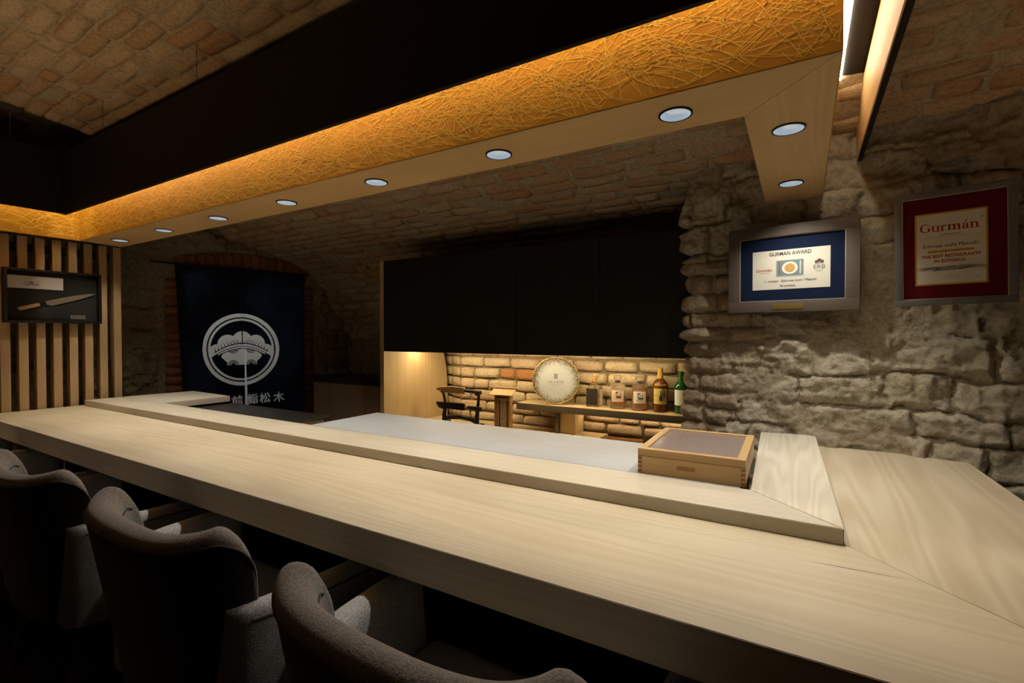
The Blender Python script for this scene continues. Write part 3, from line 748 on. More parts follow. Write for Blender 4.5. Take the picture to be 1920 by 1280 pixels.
# recessed downlights
ORD = ['first', 'second', 'third', 'fourth', 'fifth', 'sixth', 'seventh']
spots = [(-0.285 - 0.5548 * (6 - i), 1.3255, 'round recessed downlight in the long soffit, %s from the slat screen' % ORD[i]) for i in range(7)]
spots += [(-0.029, 1.584, 'round recessed downlight in the short soffit arm, nearer the mitred corner'), (-0.030, 2.154, 'round recessed downlight in the short soffit arm, nearest the stone wall')]
def make_downlight():
    root = empty('downlight')
    bm = bmesh.new(); seg = 40; rings = []
    for r, z in ((0.0385, 0.0), (0.0385, -0.0035), (0.0435, -0.0035), (0.0435, 0.0)):
        rings.append([bm.verts.new((r * math.cos(2 * math.pi * k / seg), r * math.sin(2 * math.pi * k / seg), z)) for k in range(seg)])
    for q in range(4):
        a, b = rings[q], rings[(q + 1) % 4]
        for k in range(seg): bm.faces.new((a[k], a[(k + 1) % seg], b[(k + 1) % seg], b[k]))
    obj('ring', bm, M_ring, root, 30)
    bm = bmesh.new(); seg = 40; rings = []
    for r, z in ((0.0385, -0.003), (0.0375, 0.004), (0.034, 0.012), (0.028, 0.017), (0.018, 0.0195)):
        rings.append([bm.verts.new((r * math.cos(2 * math.pi * k / seg), r * math.sin(2 * math.pi * k / seg), z)) for k in range(seg)])
    for a, b in zip(rings, rings[1:]):
        for k in range(seg): bm.faces.new((a[k], a[(k + 1) % seg], b[(k + 1) % seg], b[k]))
    bm.faces.new(rings[-1])
    obj('reflector', bm, M_reflector, root, 60)
    return root
def cut_holes(o, centres, r):
    bm = bmesh.new()
    for x, y in centres:
        bmesh.ops.create_cone(bm, cap_ends=True, segments=40, radius1=r, radius2=r, depth=0.2, matrix=Matrix.Translation((x, y, ZF)))
    me = bpy.data.meshes.new('c'); bm.to_mesh(me); bm.free(); c = bpy.data.objects.new('c', me); COL.objects.link(c)
    md = o.modifiers.new('b', 'BOOLEAN'); md.operation = 'DIFFERENCE'; md.object = c; md.solver = 'EXACT'
    dg = bpy.context.evaluated_depsgraph_get(); dg.update()
    new = bpy.data.meshes.new_from_object(o.evaluated_get(dg)); o.modifiers.clear(); o.data = new
    bpy.data.objects.remove(c)
for ch in cn.children:
    if ch.name.startswith('soffit_board'): cut_holes(ch, [(s[0], s[1]) for s in spots[:7]], 0.0395)
    if ch.name.startswith('soffit_return'): cut_holes(ch, [(s[0], s[1]) for s in spots[7:]], 0.0395)
dl = make_downlight()
for i, (x, y, lab) in enumerate(spots):
    o = dl if i == 0 else copy_tree(dl)
    o.location = (x, y, ZF - 0.0005)
    tag(o, lab, 'downlight', 'recessed canopy downlights')
    L = bpy.data.lights.new('downlight_lamp', 'SPOT'); L.energy = P_DOWN; L.color = (1.0, 0.94, 0.84)
    L.spot_size = math.radians(120); L.spot_blend = 1.0; L.shadow_soft_size = 0.02
    lo = bpy.data.objects.new('downlight_lamp', L); COL.objects.link(lo); lo.parent = o; lo.location = (0, 0, -0.012)

# ------------------------------------------------------------------ wall cabinets and shelf
YC = 2.55; CB, CT_ = zz(-0.122), zz(0.535)
xs = [-2.614, -2.055, -1.497, -0.951, -0.462]
WHICH = ['beside the pale wooden side panel', 'second from the wooden side panel', 'third from the wooden side panel, above the round plate', 'next to the stone pier']
for i in range(4):
    t = thing('wall_cabinet', 'flat black wall cabinet, ' + WHICH[i], 'cabinet', (xs[i], YC, CB), 0, 'black wall cabinets')
    w = xs[i + 1] - xs[i]
    box('carcass', 0.001, w - 0.001, 0.021, 0.40, 0.020, CT_ - CB - 0.06, M_black, t, 0)
    box('light_baffle', 0.001, w - 0.001, 0.401, 0.635, 0.020, 0.06, M_black, t, 0)  # added out of sight to stop strip light leaking up behind the cabinets
    d = box('door', 0.0015, w - 0.0015, 0.0, 0.019, 0.0, CT_ - CB, M_black, t, 0.0012)
tag(box('light_strip', -2.60, -0.75, YC + 0.32, YC + 0.345, CB + 0.010, CB + 0.0195, M_ledcab, None, 0), 'slim warm light strip under the black wall cabinets', 'light strip')
# wooden side panel scribed to the vault
sp = [(2.552, 0.30), (2.552, CT_ + 0.005)]
yb = [(3.06, CT_ - 0.14), (3.16, zz(0.15)), (3.235, zz(-0.12)), (3.275, zz(-0.25)), (3.295, zz(-0.40)), (3.30, 0.30)]
bm = bmesh.new(); pts = sp + yb; X0, X1 = -2.652, -2.6155
lo = [bm.verts.new((X0, y, z)) for y, z in pts]; hi = [bm.verts.new((X1, y, z)) for y, z in pts]; n = len(pts)
bm.faces.new(lo); bm.faces.new(hi[::-1])
for i in range(n): bm.faces.new((lo[i], lo[(i + 1) % n], hi[(i + 1) % n], hi[i]))
tag(obj('side_panel', bm, M_panel, None, 30), 'tall pale wood side panel at the left end of the cabinets', 'panel')

ZSH = zz(-0.488)
sf = thing('bottle_shelf', 'pale wood wall shelf with front edge coloured for shade, holding bottles and plate', 'shelf')
box('board', -1.738, -0.42, 2.984, 3.185, ZSH - 0.042, ZSH, M_shelf, sf, 0.001)
box('front_edge', -1.738, -0.42, 2.98, 2.9838, ZSH - 0.046, ZSH - 0.001, M_shelf_shade, sf, 0.0004)
box('support', -1.412, -1.30, 3.02, 3.17, zz(-0.68), ZSH - 0.043, M_shelf, sf, 0.001)
box('support_edge', -1.445, -1.413, 3.0, 3.17, zz(-0.68), ZSH - 0.043, M_shelf_shade, sf, 0.001)
tag(box('light_strip', -1.28, -0.55, 3.14, 3.155, ZSH - 0.052, ZSH - 0.0435, plain('shelf_led', (1, .9, .75), .5, emit=(1.0, 0.78, 0.46), es=14.0), None, 0), 'short warm light strip under the bottle shelf', 'light strip')
bk = thing('back_worktop', 'low pale wood worktop below the bottle shelf', 'worktop')
box('slab', -2.60, -1.12, 2.70, 3.165, zz(-0.71), zz(-0.68), M_shelf, bk, 0.002)
box('carcass', -2.59, -1.14, 2.74, 3.16, 0.0, zz(-0.711), M_base, bk, 0.002)
ZW = zz(-0.68)

# low cabinets in the recess by the curtain
bc = thing('base_cabinet', 'low wooden cabinet with black top right of the curtain', 'cabinet')
box('worktop', -3.98, -2.66, 2.93, 3.37, zz(-0.43), zz(-0.392), M_blacktop, bc, 0.002)
box('carcass', -3.96, -2.66, 2.98, 3.36, 0.0, zz(-0.435), M_base, bc, 0.001)
for a, b_ in ((-3.955, -3.715), (-3.71, -3.27), (-3.265, -2.66)):
    box('door', a, b_, 2.958, 2.978, 0.06, zz(-0.445), M_base, bc, 0.0015)

# ------------------------------------------------------------------ bottles
def glass_mat(name, col, rough=0.03):
    return plain(name, col, rough, trans=1.0, ior=1.3)
M_whisky = plain('amber_whisky', (0.62, 0.23, 0.035), 0.08, trans=0.55, ior=1.33)
M_whisky_d = plain('dark_amber_whisky', (0.20, 0.06, 0.012), 0.08, trans=0.35, ior=1.33)
M_cap_y = plain('yellow_cap', (0.55, 0.33, 0.05), 0.4)
M_cork = plain('orange_cork', (0.50, 0.22, 0.04), 0.5)
M_lab_dark = plain('dark_brown_label', (0.022, 0.014, 0.010), 0.6)
M_lab_white = plain('cream_label', (0.68, 0.63, 0.52), 0.7)
M_lab_pink = plain('peach_label', (0.68, 0.50, 0.36), 0.7)
M_lab_yel = plain('yellow_label', (0.62, 0.47, 0.12), 0.6)
M_green = plain('green_bottle_glass', (0.03, 0.16, 0.03), 0.08, trans=0.4, ior=1.4)
M_neck = plain('dark_neck_band', (0.05, 0.02, 0.015), 0.5)
def face_cam(x, y): return math.atan2(-x, y)        # turn so that local -Y looks at the camera
def up_m(x, y, z, rz=0.0):                            # local XY plane -> upright plane facing -Y
    return Matrix.Translation((x, y, z)) @ Matrix.Rotation(rz, 4, 'Z') @ Matrix.Rotation(math.pi / 2, 4, 'X')
def curved_label(name, r, z0, z1, half, mat, parent, n=12, sq=0.0):
    V, F = [], []
    for k in range(n + 1):
        a = -math.pi / 2 - half + 2 * half * k / n
        c, s = math.cos(a), math.sin(a); d = 1
        if sq: m = 2 + sq * 6; d = (abs(c) ** m + abs(s) ** m) ** (-1 / m)
        V += [(r * d * c, r * d * s, z0), (r * d * c, r * d * s, z1)]
    for k in range(n): F.append((2 * k, 2 * k + 2, 2 * k + 3, 2 * k + 1))
    return pydata(name, V, F, mat, parent, 60)
GRP = 'whisky bottles on the wall shelf'
# square dark-labelled bottle
b = thing('whisky_bottle', 'square whisky bottle with dark brown label and orange stopper', 'bottle', (-1.195, 3.105, ZSH + 0.0005), face_cam(-1.195, 3.105) - 0.35, GRP)
lathe('bottle_glass', [(0.043, 0), (0.046, 0.006), (0.046, 0.118), (0.040, 0.132), (0.018, 0.142), (0.015, 0.160)], plain('straw_glass', (0.75, 0.62, 0.36), 0.05, trans=0.85, ior=1.3), b, 48, 0.8)
lathe('stopper', [(0.014, 0.1605), (0.017, 0.162), (0.017, 0.182), (0.015, 0.184)], M_cork, b, 24)
flat('front_label', rect(-0.038, 0.038, 0.014, 0.118), M_lab_dark, b, up_m(0, -0.0468, 0))
flat('side_label', rect(-0.03, 0.03, 0.008, 0.112), M_lab_white, b, Matrix.Translation((0.0468, 0, 0)) @ Matrix.Rotation(math.pi / 2, 4, 'Z') @ Matrix.Rotation(math.pi / 2, 4, 'X'))
# two faceted decanter bottles
def decanter(x, y, label, fill, lab, glass):
    b = thing('whisky_bottle', label, 'bottle', (x, y, ZSH + 0.0005), face_cam(x, y), GRP)
    g = lathe('bottle_glass', [(0.044, 0), (0.0485, 0.005), (0.0485, 0.138), (0.045, 0.148), (0.030, 0.156), (0.016, 0.160), (0.0145, 0.175)], glass, b, 24, 0.15, 10)
    lathe('whisky', [(0.0455, 0.014), (0.0455, fill), (0.001, fill + 0.0002)], M_whisky, b, 24, 0.15)
    lathe('neck_band', [(0.0155, 0.163), (0.0165, 0.164), (0.0165, 0.1745), (0.0155, 0.1755)], M_neck, b, 24)
    lathe('stopper', [(0.012, 0.176), (0.020, 0.180), (0.0245, 0.186), (0.0245, 0.204), (0.020, 0.2075)], glass, b, 12, 0, 10)
    curved_label('label_paper', 0.0495, 0.046, 0.118, 0.72, lab, b, 12, 0.15)
    lettering('label_character', '響', 0.042, M_ink, b, up_m(0.006, -0.0508, 0.086), bold=0.0012)
    lettering('label_small_print', 'SUNTORY WHISKY', 0.005, M_ink, b, up_m(-0.002, -0.0508, 0.062))
    return b
M_dec1 = plain('decanter_glass_pale', (0.92, 0.86, 0.76), 0.04, trans=0.92, ior=1.2)
decanter(-1.03, 3.10, 'faceted whisky decanter with peach label, nearly empty', 0.052, M_lab_pink, M_dec1)
decanter(-0.884, 3.10, 'faceted whisky decanter with white label, nearly full', 0.136, M_lab_white, M_dec1)
# tall bottle, yellow label
b = thing('whisky_bottle', 'tall dark whisky bottle with yellow label and yellow cap', 'bottle', (-0.752, 3.10, ZSH + 0.0005), face_cam(-0.752, 3.10), GRP)
lathe('bottle_glass', [(0.040, 0), (0.044, 0.005), (0.044, 0.155), (0.041, 0.172), (0.030, 0.187), (0.019, 0.196), (0.0165, 0.21), (0.016, 0.222)], M_whisky_d, b, 36)
lathe('cap', [(0.0185, 0.2), (0.0185, 0.222), (0.0155, 0.236), (0.0155, 0.262), (0.013, 0.264)], M_cap_y, b, 24)
curved_label('label_paper', 0.0445, 0.050, 0.142, 1.0, M_lab_yel, b)
lettering('label_character', '山', 0.034, M_ink, b, up_m(0.014, -0.0450, 0.118, 0.2), bold=0.0012)
lettering('label_character', '崎', 0.042, M_ink, b, up_m(0.014, -0.0450, 0.082, 0.2), bold=0.0012)
lettering('label_small_print', 'THE YAMAZAKI\nSINGLE MALT', 0.0055, M_ink, b, up_m(-0.022, -0.0405, 0.100, -0.35))
curved_label('shoulder_label', 0.0432, 0.158, 0.168, 0.9, M_lab_yel, b)
# green bottle half hidden by the pier
b = thing('green_bottle', 'green glass bottle with white label half hidden by the stone pier', 'bottle', (-0.625, 3.10, ZSH + 0.0005), face_cam(-0.625, 3.10), GRP)
lathe('bottle_glass', [(0.036, 0), (0.040, 0.005), (0.040, 0.15), (0.036, 0.17), (0.022, 0.185), (0.015, 0.20), (0.0145, 0.235)], M_green, b, 32)
curved_label('label_paper', 0.0405, 0.05, 0.14, 1.1, plain('white_label', (0.75, 0.76, 0.74), 0.7), b)
lathe('cap', [(0.0165, 0.22), (0.0165, 0.245), (0.014, 0.247)], M_green, b, 20)

for o in list(SC.objects):
    if o.get('group') == GRP: o.scale = (1.05, 1.05, 1.05)

# ------------------------------------------------------------------ plate on a wire stand
def plate_mat():
    m, nt, b = mat_new('glitter_plate')
    tc = nt.nodes.new('ShaderNodeTexCoord'); sx = nt.nodes.new('ShaderNodeVectorMath'); sx.operation = 'LENGTH'
    nt.links.new(tc.outputs['Object'], sx.inputs[0])
    n = nt.nodes.new('ShaderNodeTexNoise'); n.inputs['Scale'].default_value = 260; n.inputs['Detail'].default_value = 2
    nt.links.new(tc.outputs['Object'], n.inputs['Vector'])
    mr = nt.nodes.new('ShaderNodeMapRange'); mr.inputs[1].default_value = 0.075; mr.inputs[2].default_value = 0.165; mr.inputs[3].default_value = -0.25; mr.inputs[4].default_value = 0.17
    nt.links.new(sx.outputs['Value'], mr.inputs[0])
    a = nt.nodes.new('ShaderNodeMath'); a.operation = 'ADD'; nt.links.new(n.outputs['Fac'], a.inputs[0]); nt.links.new(mr.outputs[0], a.inputs[1])
    gt = nt.nodes.new('ShaderNodeMath'); gt.operation = 'GREATER_THAN'; gt.inputs[1].default_value = 0.53; nt.links.new(a.outputs[0], gt.inputs[0])
    c = mixc(nt, gt.outputs[0], (0.36, 0.37, 0.36), (0.30, 0.20, 0.06))
    nt.links.new(c, b.inputs['Base Color']); b.inputs['Roughness'].default_value = 0.25
    mt = nt.nodes.new('ShaderNodeMath'); mt.operation = 'MULTIPLY'; mt.inputs[1].default_value = 0.8; nt.links.new(gt.outputs[0], mt.inputs[0]); nt.links.new(mt.outputs[0], b.inputs['Metallic'])
    return m
PR = 0.163
pl = thing('display_plate', 'round white plate with speckled gold rim standing upright on shelf', 'plate', (-1.462, 3.055, ZSH + 0.166), face_cam(-1.462, 3.055) * 0.75)
pm = plate_mat()
dish = lathe('dish', [(0.06, -0.012), (0.10, -0.010), (PR - 0.006, 0.012), (PR, 0.016), (PR - 0.003, 0.018), (0.118, 0.0035), (0.10, 0.0015), (0.03, 0.001)], pm, pl, 72)
dish.rotation_euler = (math.radians(90 - 9), 0, 0)
rim = bmesh.new(); bm_tube(rim, [(PR * math.cos(a * math.pi / 36), PR * math.sin(a * math.pi / 36), 0.0172) for a in range(73)], 0.0022, 8, False)
rm = obj('gold_rim', rim, M_brass, pl, 60); rm.rotation_euler = dish.rotation_euler
M_grey = plain('grey_print', (0.10, 0.095, 0.085), 0.7)
PMx = Matrix.Rotation(math.radians(81), 4, 'X') @ Matrix.Translation((0, 0, 0.0022))
for k in range(3): flat('emblem_bar', rect(-0.012 + k * 0.0085, -0.006 + k * 0.0085, 0.012, 0.048), M_grey, pl, PMx)
lettering('plate_lettering', 'LA LISTE', 0.026, M_grey, pl, PMx @ Matrix.Translation((0, -0.012, 0)), fit=0.105)
flat('print_line', rect(-0.048, 0.048, -0.0285, -0.0272), M_grey, pl, PMx)
strokes('plate_small_print', 9, 0.030, 0.007, M_grey, pl, PMx @ Matrix.Translation((0, -0.038, 0)), 31, 0.0012)
st = thing('plate_stand', 'thin brass wire easel under the round plate', 'plate stand', (-1.462, 3.055, ZSH), pl.rotation_euler.z)
for s in (-1, 1):
    tube('wire', [(s * 0.055, -0.045, 0.03), (s * 0.055, -0.047, 0.002), (s * 0.055, 0.02, 0.002), (s * 0.055, 0.06, 0.006), (s * 0.05, 0.055, 0.11)], 0.0018, M_brass, st)
tube('crossbar', [(-0.055, 0.03, 0.002), (0.055, 0.03, 0.002)], 0.0016, M_brass, st)

# ------------------------------------------------------------------ knife rack, knives, talisman house
kx, ky = -2.18, 2.90
rk = thing('knife_rack', 'black lacquered two-tier knife rack on the low worktop', 'rack', (kx, ky, ZW))
for s, h0 in ((-1, 0.0), (1, 0.0)):
    X = s * 0.155
    bm = bmesh.new()
    bm_tube(bm, [(X * 0.97, 0, 0.0), (X * 0.98, 0, 0.07), (X * 0.97, 0.012, 0.13), (X * 1.02, 0.012, 0.19), (X * 1.10, 0.0, 0.262)], [0.020, 0.017, 0.013, 0.011, 0.010], 10)
    obj('post', bm, M_lacq, rk, 50)
    box('foot', X - 0.03, X + 0.03, -0.05, 0.05, 0.0005, 0.022, M_lacq, rk, 0.006)
    for zt in (0.125, 0.245):
        yy = -0.022
        bm = bmesh.new(); bm_tube(bm, [(X * 1.02, 0.0, zt - 0.008), (X * 1.02, -0.026, zt - 0.004), (X * 1.02, -0.036, zt + 0.012)], 0.006, 8)
        obj('hook', bm, M_lacq, rk, 50)
V = []
bm = bmesh.new(); bm_tube(bm, [(-0.15, 0, 0.035), (-0.10, 0, 0.052), (0, 0, 0.062), (0.10, 0, 0.052), (0.15, 0, 0.035)], [0.016, 0.017, 0.018, 0.017, 0.016], 10)
obj('arched_rail', bm, M_lacq, rk, 50)
def outline_slab(name, pts, t, mat, parent, bev=0.002):
    bm = bmesh.new(); lo = [bm.verts.new((x, -t / 2, z)) for x, z in pts]; hi = [bm.verts.new((x, t / 2, z)) for x, z in pts]; n = len(pts)
    bm.faces.new(lo); bm.faces.new(hi[::-1])
    for i in range(n): bm.faces.new((lo[i], lo[(i + 1) % n], hi[(i + 1) % n], hi[i]))
    if bev: bmesh.ops.bevel(bm, geom=bm.edges[:], offset=bev, segments=2, affect='EDGES')
    return obj(name, bm, mat, parent, 40)
k1 = thing('sheathed_knife', 'chef knife in pale wooden sheath on the upper tier of the rack', 'knife', (kx, ky - 0.020, ZW + 0.262), 0, 'knives on the black rack')
outline_slab('sheath', [(-0.215, 0.004), (-0.19, -0.010), (-0.15, -0.019), (0.055, -0.022), (0.055, 0.026), (-0.06, 0.027), (-0.15, 0.020), (-0.20, 0.010)], 0.016, M_sheath, k1)
strokes('red_mark', 5, 0.014, 0.020, M_red, k1, up_m(0.022, -0.0092, -0.004), 2)
strokes('red_mark', 5, 0.012, 0.020, M_red, k1, up_m(0.038, -0.0092, -0.004), 3)
tube('handle', [(0.055, 0, 0.004), (0.075, 0, 0.003), (0.20, 0, -0.004)], [0.012, 0.014, 0.016], M_lacq, k1, 8)
k2 = thing('sheathed_knife', 'chef knife in black sheath on the lower tier of the rack', 'knife', (kx, ky - 0.022, ZW + 0.142), 0, 'knives on the black rack')
outline_slab('sheath', [(-0.212, 0.024), (-0.195, -0.006), (-0.18, -0.020), (0.055, -0.024), (0.058, 0.020), (0.045, 0.028), (-0.10, 0.026)], 0.018, M_lacq, k2)
tube('blade_neck', [(0.058, 0, 0.0), (0.09, 0, -0.001)], 0.006, M_chrome, k2, 8)
tube('handle', [(0.088, 0, 0.0), (0.20, 0, -0.004)], [0.014, 0.017], M_lacq, k2, 8)

tx, ty = -1.818, 2.93
th = thing('talisman_house', 'small wooden shrine house with sloping plank roof and written tablet', 'shrine', (tx, ty, ZW), 0.12)
M_tw = wood('shrine_wood', (0.42, 0.27, 0.13), (0.30, 0.18, 0.08), 'Z', 0.6, 3, 0.5, 0.3)
M_tw2 = wood('shrine_roof_wood', (0.48, 0.33, 0.17), (0.34, 0.22, 0.10), 'Y', 0.6, 3, 0.5, 0.3)
for x in (-0.062, 0.048): box('side_post', x, x + 0.016, -0.022, 0.022, 0, 0.262, M_tw, th, 0.001)
for x in (-0.042, 0.026): box('inner_rail', x, x + 0.010, -0.012, 0.020, 0, 0.215, M_tw, th, 0.001)
box('back_board', -0.046, 0.048, 0.014, 0.021, 0, 0.262, M_tw, th, 0.0005)
box('lintel', -0.046, 0.048, -0.018, -0.004, 0.208, 0.226, M_tw, th, 0.001)
bm = bmesh.new()
for k in range(4):
    pass
bm.free()
for k in range(4):
    o = box('roof_plank', -0.090 + k * 0.045, -0.0465 + k * 0.045, -0.055, 0.035, -0.003, 0.003, M_tw2, th, 0.0006)
    o.location = (0, 0, 0.272); o.rotation_euler = (math.radians(24), 0, 0)
box('ridge', -0.078, 0.102, 0.022, 0.042, 0.292, 0.300, M_tw2, th, 0.001)
box('tablet', -0.028, 0.024, 0.006, 0.012, 0.01, 0.205, plain('pale_tablet', (0.55, 0.46, 0.36), 0.7), th, 0.0005)
for k in range(5):
    strokes('brush_writing', 6, 0.026, 0.026, M_ink, th, up_m(-0.002, 0.0054, 0.186 - k * 0.029), 10 + k, 0.0024)
strokes('red_seal', 7, 0.022, 0.022, M_red, th, up_m(-0.002, 0.0054, 0.034), 20)

# ------------------------------------------------------------------ wooden topping case on the ledge
bx = thing('topping_case', 'low wooden case with dovetailed corners and grey translucent lid on ledge', 'box', (-0.412, 1.43, ZL), math.radians(1.0))
BW, BD, BH, T = 0.292, 0.375, 0.074, 0.012
ZB = 0.052
def case_wall(name, x0, x1, y0, y1, z0, z1): return box(name, x0, x1, y0, y1, z0, z1, M_box, bx, 0.0008)
case_wall('side_wall', 0, T, 0, BD, 0.0005, ZB); case_wall('side_wall', BW - T, BW, 0, BD, 0.0005, ZB)
case_wall('front_wall', T + 0.0002, BW - T - 0.0002, 0, T, 0.0005, ZB); case_wall('back_wall', T + 0.0002, BW - T - 0.0002, BD - T, BD, 0.0005, ZB)
case_wall('case_floor', T + 0.0005, BW - T - 0.0005, T + 0.0005, BD - T - 0.0005, 0.001, 0.008)
M_joint = plain('dark_joint_wood', (0.20, 0.10, 0.035), 0.6)
for xj in (0.0005, BW - T - 0.0005 + 0.001):
    for k in range(4):
        box('finger_joint', xj, xj + T - 0.001, -0.0007, 0.004, 0.006 + k * 0.0125, 0.0115 + k * 0.0125, M_joint, bx, 0.0002)
# handle recess: flat slot, its shade put into the brown
slot = disc(BW * 0.47, 0.030, 0.026, 0.0062, 28)
slot = [(BW * 0.47 + max(-0.02, min(0.02, 0.0)) + (0.020 if math.cos(a) > 0 else -0.020) + 0.0062 * math.cos(a), 0.0295 + 0.0062 * math.sin(a)) for a in [2 * math.pi * i / 28 for i in range(28)]]
flat('handle_slot', slot, plain('slot_shadow_wood', (0.30, 0.15, 0.05), 0.7), bx, up_m(0, -0.0006, 0))
lidz0, lidz1 = ZB + 0.001, BH
lid = box('lid_frame', 0, BW, 0, 0.022, lidz0, lidz1, M_box, bx, 0.0008)
box('lid_rail', 0, BW, BD - 0.022, BD, lidz0, lidz1, M_box, bx, 0.0008)
box('lid_rail', 0, 0.022, 0.0222, BD - 0.0222, lidz0, lidz1, M_box, bx, 0.0008)
box('lid_rail', BW - 0.022, BW, 0.0222, BD - 0.0222, lidz0, lidz1, M_box, bx, 0.0008)
box('acrylic_pane', 0.0225, BW - 0.0225, 0.0225, BD - 0.0225, lidz1 - 0.007, lidz1 - 0.003, plain('smoky_acrylic', (0.30, 0.23, 0.20), 0.25, trans=0.25, ior=1.4, spec=0.6), bx, 0.0003)

# ------------------------------------------------------------------ framed awards
def serif_gurman(name, width, mat, parent, M):
    """the red serif word, drawn letter by letter: thick stems, hairlines and bracket serifs"""
    P = []
    def r(x0, x1, y0, y1): P.append([(x0, y0), (x1, y0), (x1, y1), (x0, y1)])
    def arc(cx, cy, ro, so, ri, si, a0, a1, n=14, dx=0.0):
        for k in range(n):
            t0, t1 = math.radians(a0 + (a1 - a0) * k / n), math.radians(a0 + (a1 - a0) * (k + 1) / n)
            P.append([(cx + ro * math.cos(t0), cy + so * math.sin(t0)), (cx + ro * math.cos(t1), cy + so * math.sin(t1)),
                      (cx + dx + ri * math.cos(t1), cy + si * math.sin(t1)), (cx + dx + ri * math.cos(t0), cy + si * math.sin(t0))])
    XH, ST, SR = 0.50, 0.128, 0.040
    def foot(x, w=0.065): r(x - w, x + ST + w, 0, SR)
    def flag(x): P.append([(x - 0.06, XH - 0.05), (x + 0.01, XH - 0.07), (x + ST, XH), (x - 0.06, XH - 0.015)])
    x = 0.0
    arc(0.36, 0.35, 0.36, 0.37, 0.23, 0.325, 50, 335, 30, 0.02)                    # G
    r(0.53, 0.65, 0.04, 0.31); r(0.45, 0.74, 0.30, 0.335)
    P.append([(0.60, 0.52), (0.625, 0.52), (0.625, 0.70), (0.59, 0.66)])
    x = 0.80                                                                        # u
    r(x, x + ST, 0.14, XH); r(x - 0.06, x, XH - SR, XH)
    arc(x + 0.20, 0.14, 0.20, 0.15, 0.09, 0.105, 180, 330, 12, 0.005)
    r(x + 0.33, x + 0.33 + ST, 0, XH); r(x + 0.27, x + 0.33, XH - SR, XH); r(x + 0.44, x + 0.51, 0, SR)
    x = 1.40                                                                        # r
    r(x, x + ST, 0, XH); foot(x); flag(x)
    arc(x + 0.22, 0.36, 0.15, 0.145, 0.11, 0.09, 60, 165, 8); P.append(disc(x + 0.27, 0.43, 0.060, 0.058, 14))
    def arch(x, w):
        arc(x + w / 2 + ST / 2, 0.32, w / 2 + ST / 2, 0.185, w / 2 - ST / 2, 0.125, 0, 165, 12, -0.012); r(x + w, x + w + ST, 0, 0.33); foot(x + w)
    x = 1.85                                                                        # m
    r(x, x + ST, 0, XH); foot(x); flag(x); arch(x, 0.31); arch(x + 0.31, 0.31)
    x = 2.72                                                                        # a with acute
    r(x + 0.24, x + 0.24 + ST, 0.05, 0.36); arc(x + 0.19, 0.34, 0.165, 0.165, 0.08, 0.115, 0, 160, 10); P.append(disc(x + 0.07, 0.37, 0.055, 0.05, 14))
    arc(x + 0.16, 0.145, 0.165, 0.155, 0.06, 0.095, 60, 330, 16, 0.02); r(x + 0.30, x + 0.43, 0, 0.06)
    P.append([(x + 0.13, 0.58), (x + 0.19, 0.57), (x + 0.36, 0.74), (x + 0.25, 0.76)])
    x = 3.24                                                                        # n
    r(x, x + ST, 0, XH); foot(x); flag(x); arch(x, 0.32)
    k = width / 3.74; V, F = [], []
    for p in P:
        b = len(V); V += [tuple(M @ Vector(((q[0] - 1.87) * k, (q[1] - 0.30) * k, 0))) for q in p]; F.append(tuple(range(b, b + len(p))))
    return pydata(name, V, F, mat, parent)
def frame_root(name, label, pxs, cpx, Y, th_deg):
    th = math.radians(th_deg); n = Vector((-math.sin(th), -math.cos(th), 0))
    C = at_y(cpx[0], cpx[1], Y)
    c = [at_plane(p[0], p[1], C, n) for p in pxs]
    w = ((c[1] - c[0]).length + (c[2] - c[3]).length) / 2; h = ((c[3] - c[0]).length + (c[2] - c[1]).length) / 2
    ctr = (c[0] + c[1] + c[2] + c[3]) / 4
    t = thing(name, label, 'picture frame', ctr, -th, 'framed awards on the stone wall')
    return t, w, h
def picture(t, w, h, fw, mat_frame, mat_mat, lip):
    D = 0.022
    box('frame_rail', -w / 2, w / 2, 0, D, h / 2 - fw, h / 2, mat_frame, t, 0.0015)
    box('frame_rail', -w / 2, w / 2, 0, D, -h / 2, -h / 2 + fw, mat_frame, t, 0.0015)
    box('frame_stile', -w / 2, -w / 2 + fw, 0.0002, D, -h / 2 + fw, h / 2 - fw, mat_frame, t, 0.0015)
    box('frame_stile', w / 2 - fw, w / 2, 0.0002, D, -h / 2 + fw, h / 2 - fw, mat_frame, t, 0.0015)
    e = 0.003
    iw, ih = w / 2 - fw, h / 2 - fw
    for nm, a in (('fillet', (-iw, iw, ih - e, ih)), ('fillet', (-iw, iw, -ih, -ih + e)), ('fillet', (-iw, -iw + e, -ih + e, ih - e)), ('fillet', (iw - e, iw, -ih + e, ih - e))):
        box(nm, a[0], a[1], 0.004, 0.008, a[2], a[3], lip, t, 0.0004)
    box('mat_board', -iw, iw, 0.010, 0.014, -ih, ih, mat_mat, t, 0)
    return iw, ih
M_fr1 = wood('grey_brown_frame', (0.115, 0.088, 0.068), (0.06, 0.044, 0.034), 'X', 0.6, 2.5, 0.7, 0.2)
M_fr2 = plain('grey_metal_frame', (0.13, 0.125, 0.12), 0.5, metal=0.2)
M_navy = plain('navy_mat', (0.006, 0.011, 0.030), 0.9, spec=0.1); M_burg = plain('burgundy_mat', (0.085, 0.006, 0.008), 0.9, spec=0.1)
M_lip = plain('silver_lip', (0.45, 0.40, 0.30), 0.4, metal=0.5)
f1, w, h = frame_root('award_frame', 'wide grey-brown framed award with navy mat and food picture', ((1365, 435), (1612, 402), (1614, 580), (1367, 587)), (1490, 500), 2.325, 8.5)
iw, ih = picture(f1, w, h, 0.046, M_fr1, M_navy, M_lip)
fy = 0.0088
cw, chh = 0.143, 0.083
flat('certificate', rect(-cw, cw, -chh - 0.004, chh - 0.004), M_paper, f1, up_m(0, fy, 0))
F = lambda x, y: up_m(x, fy - 0.0006, y)
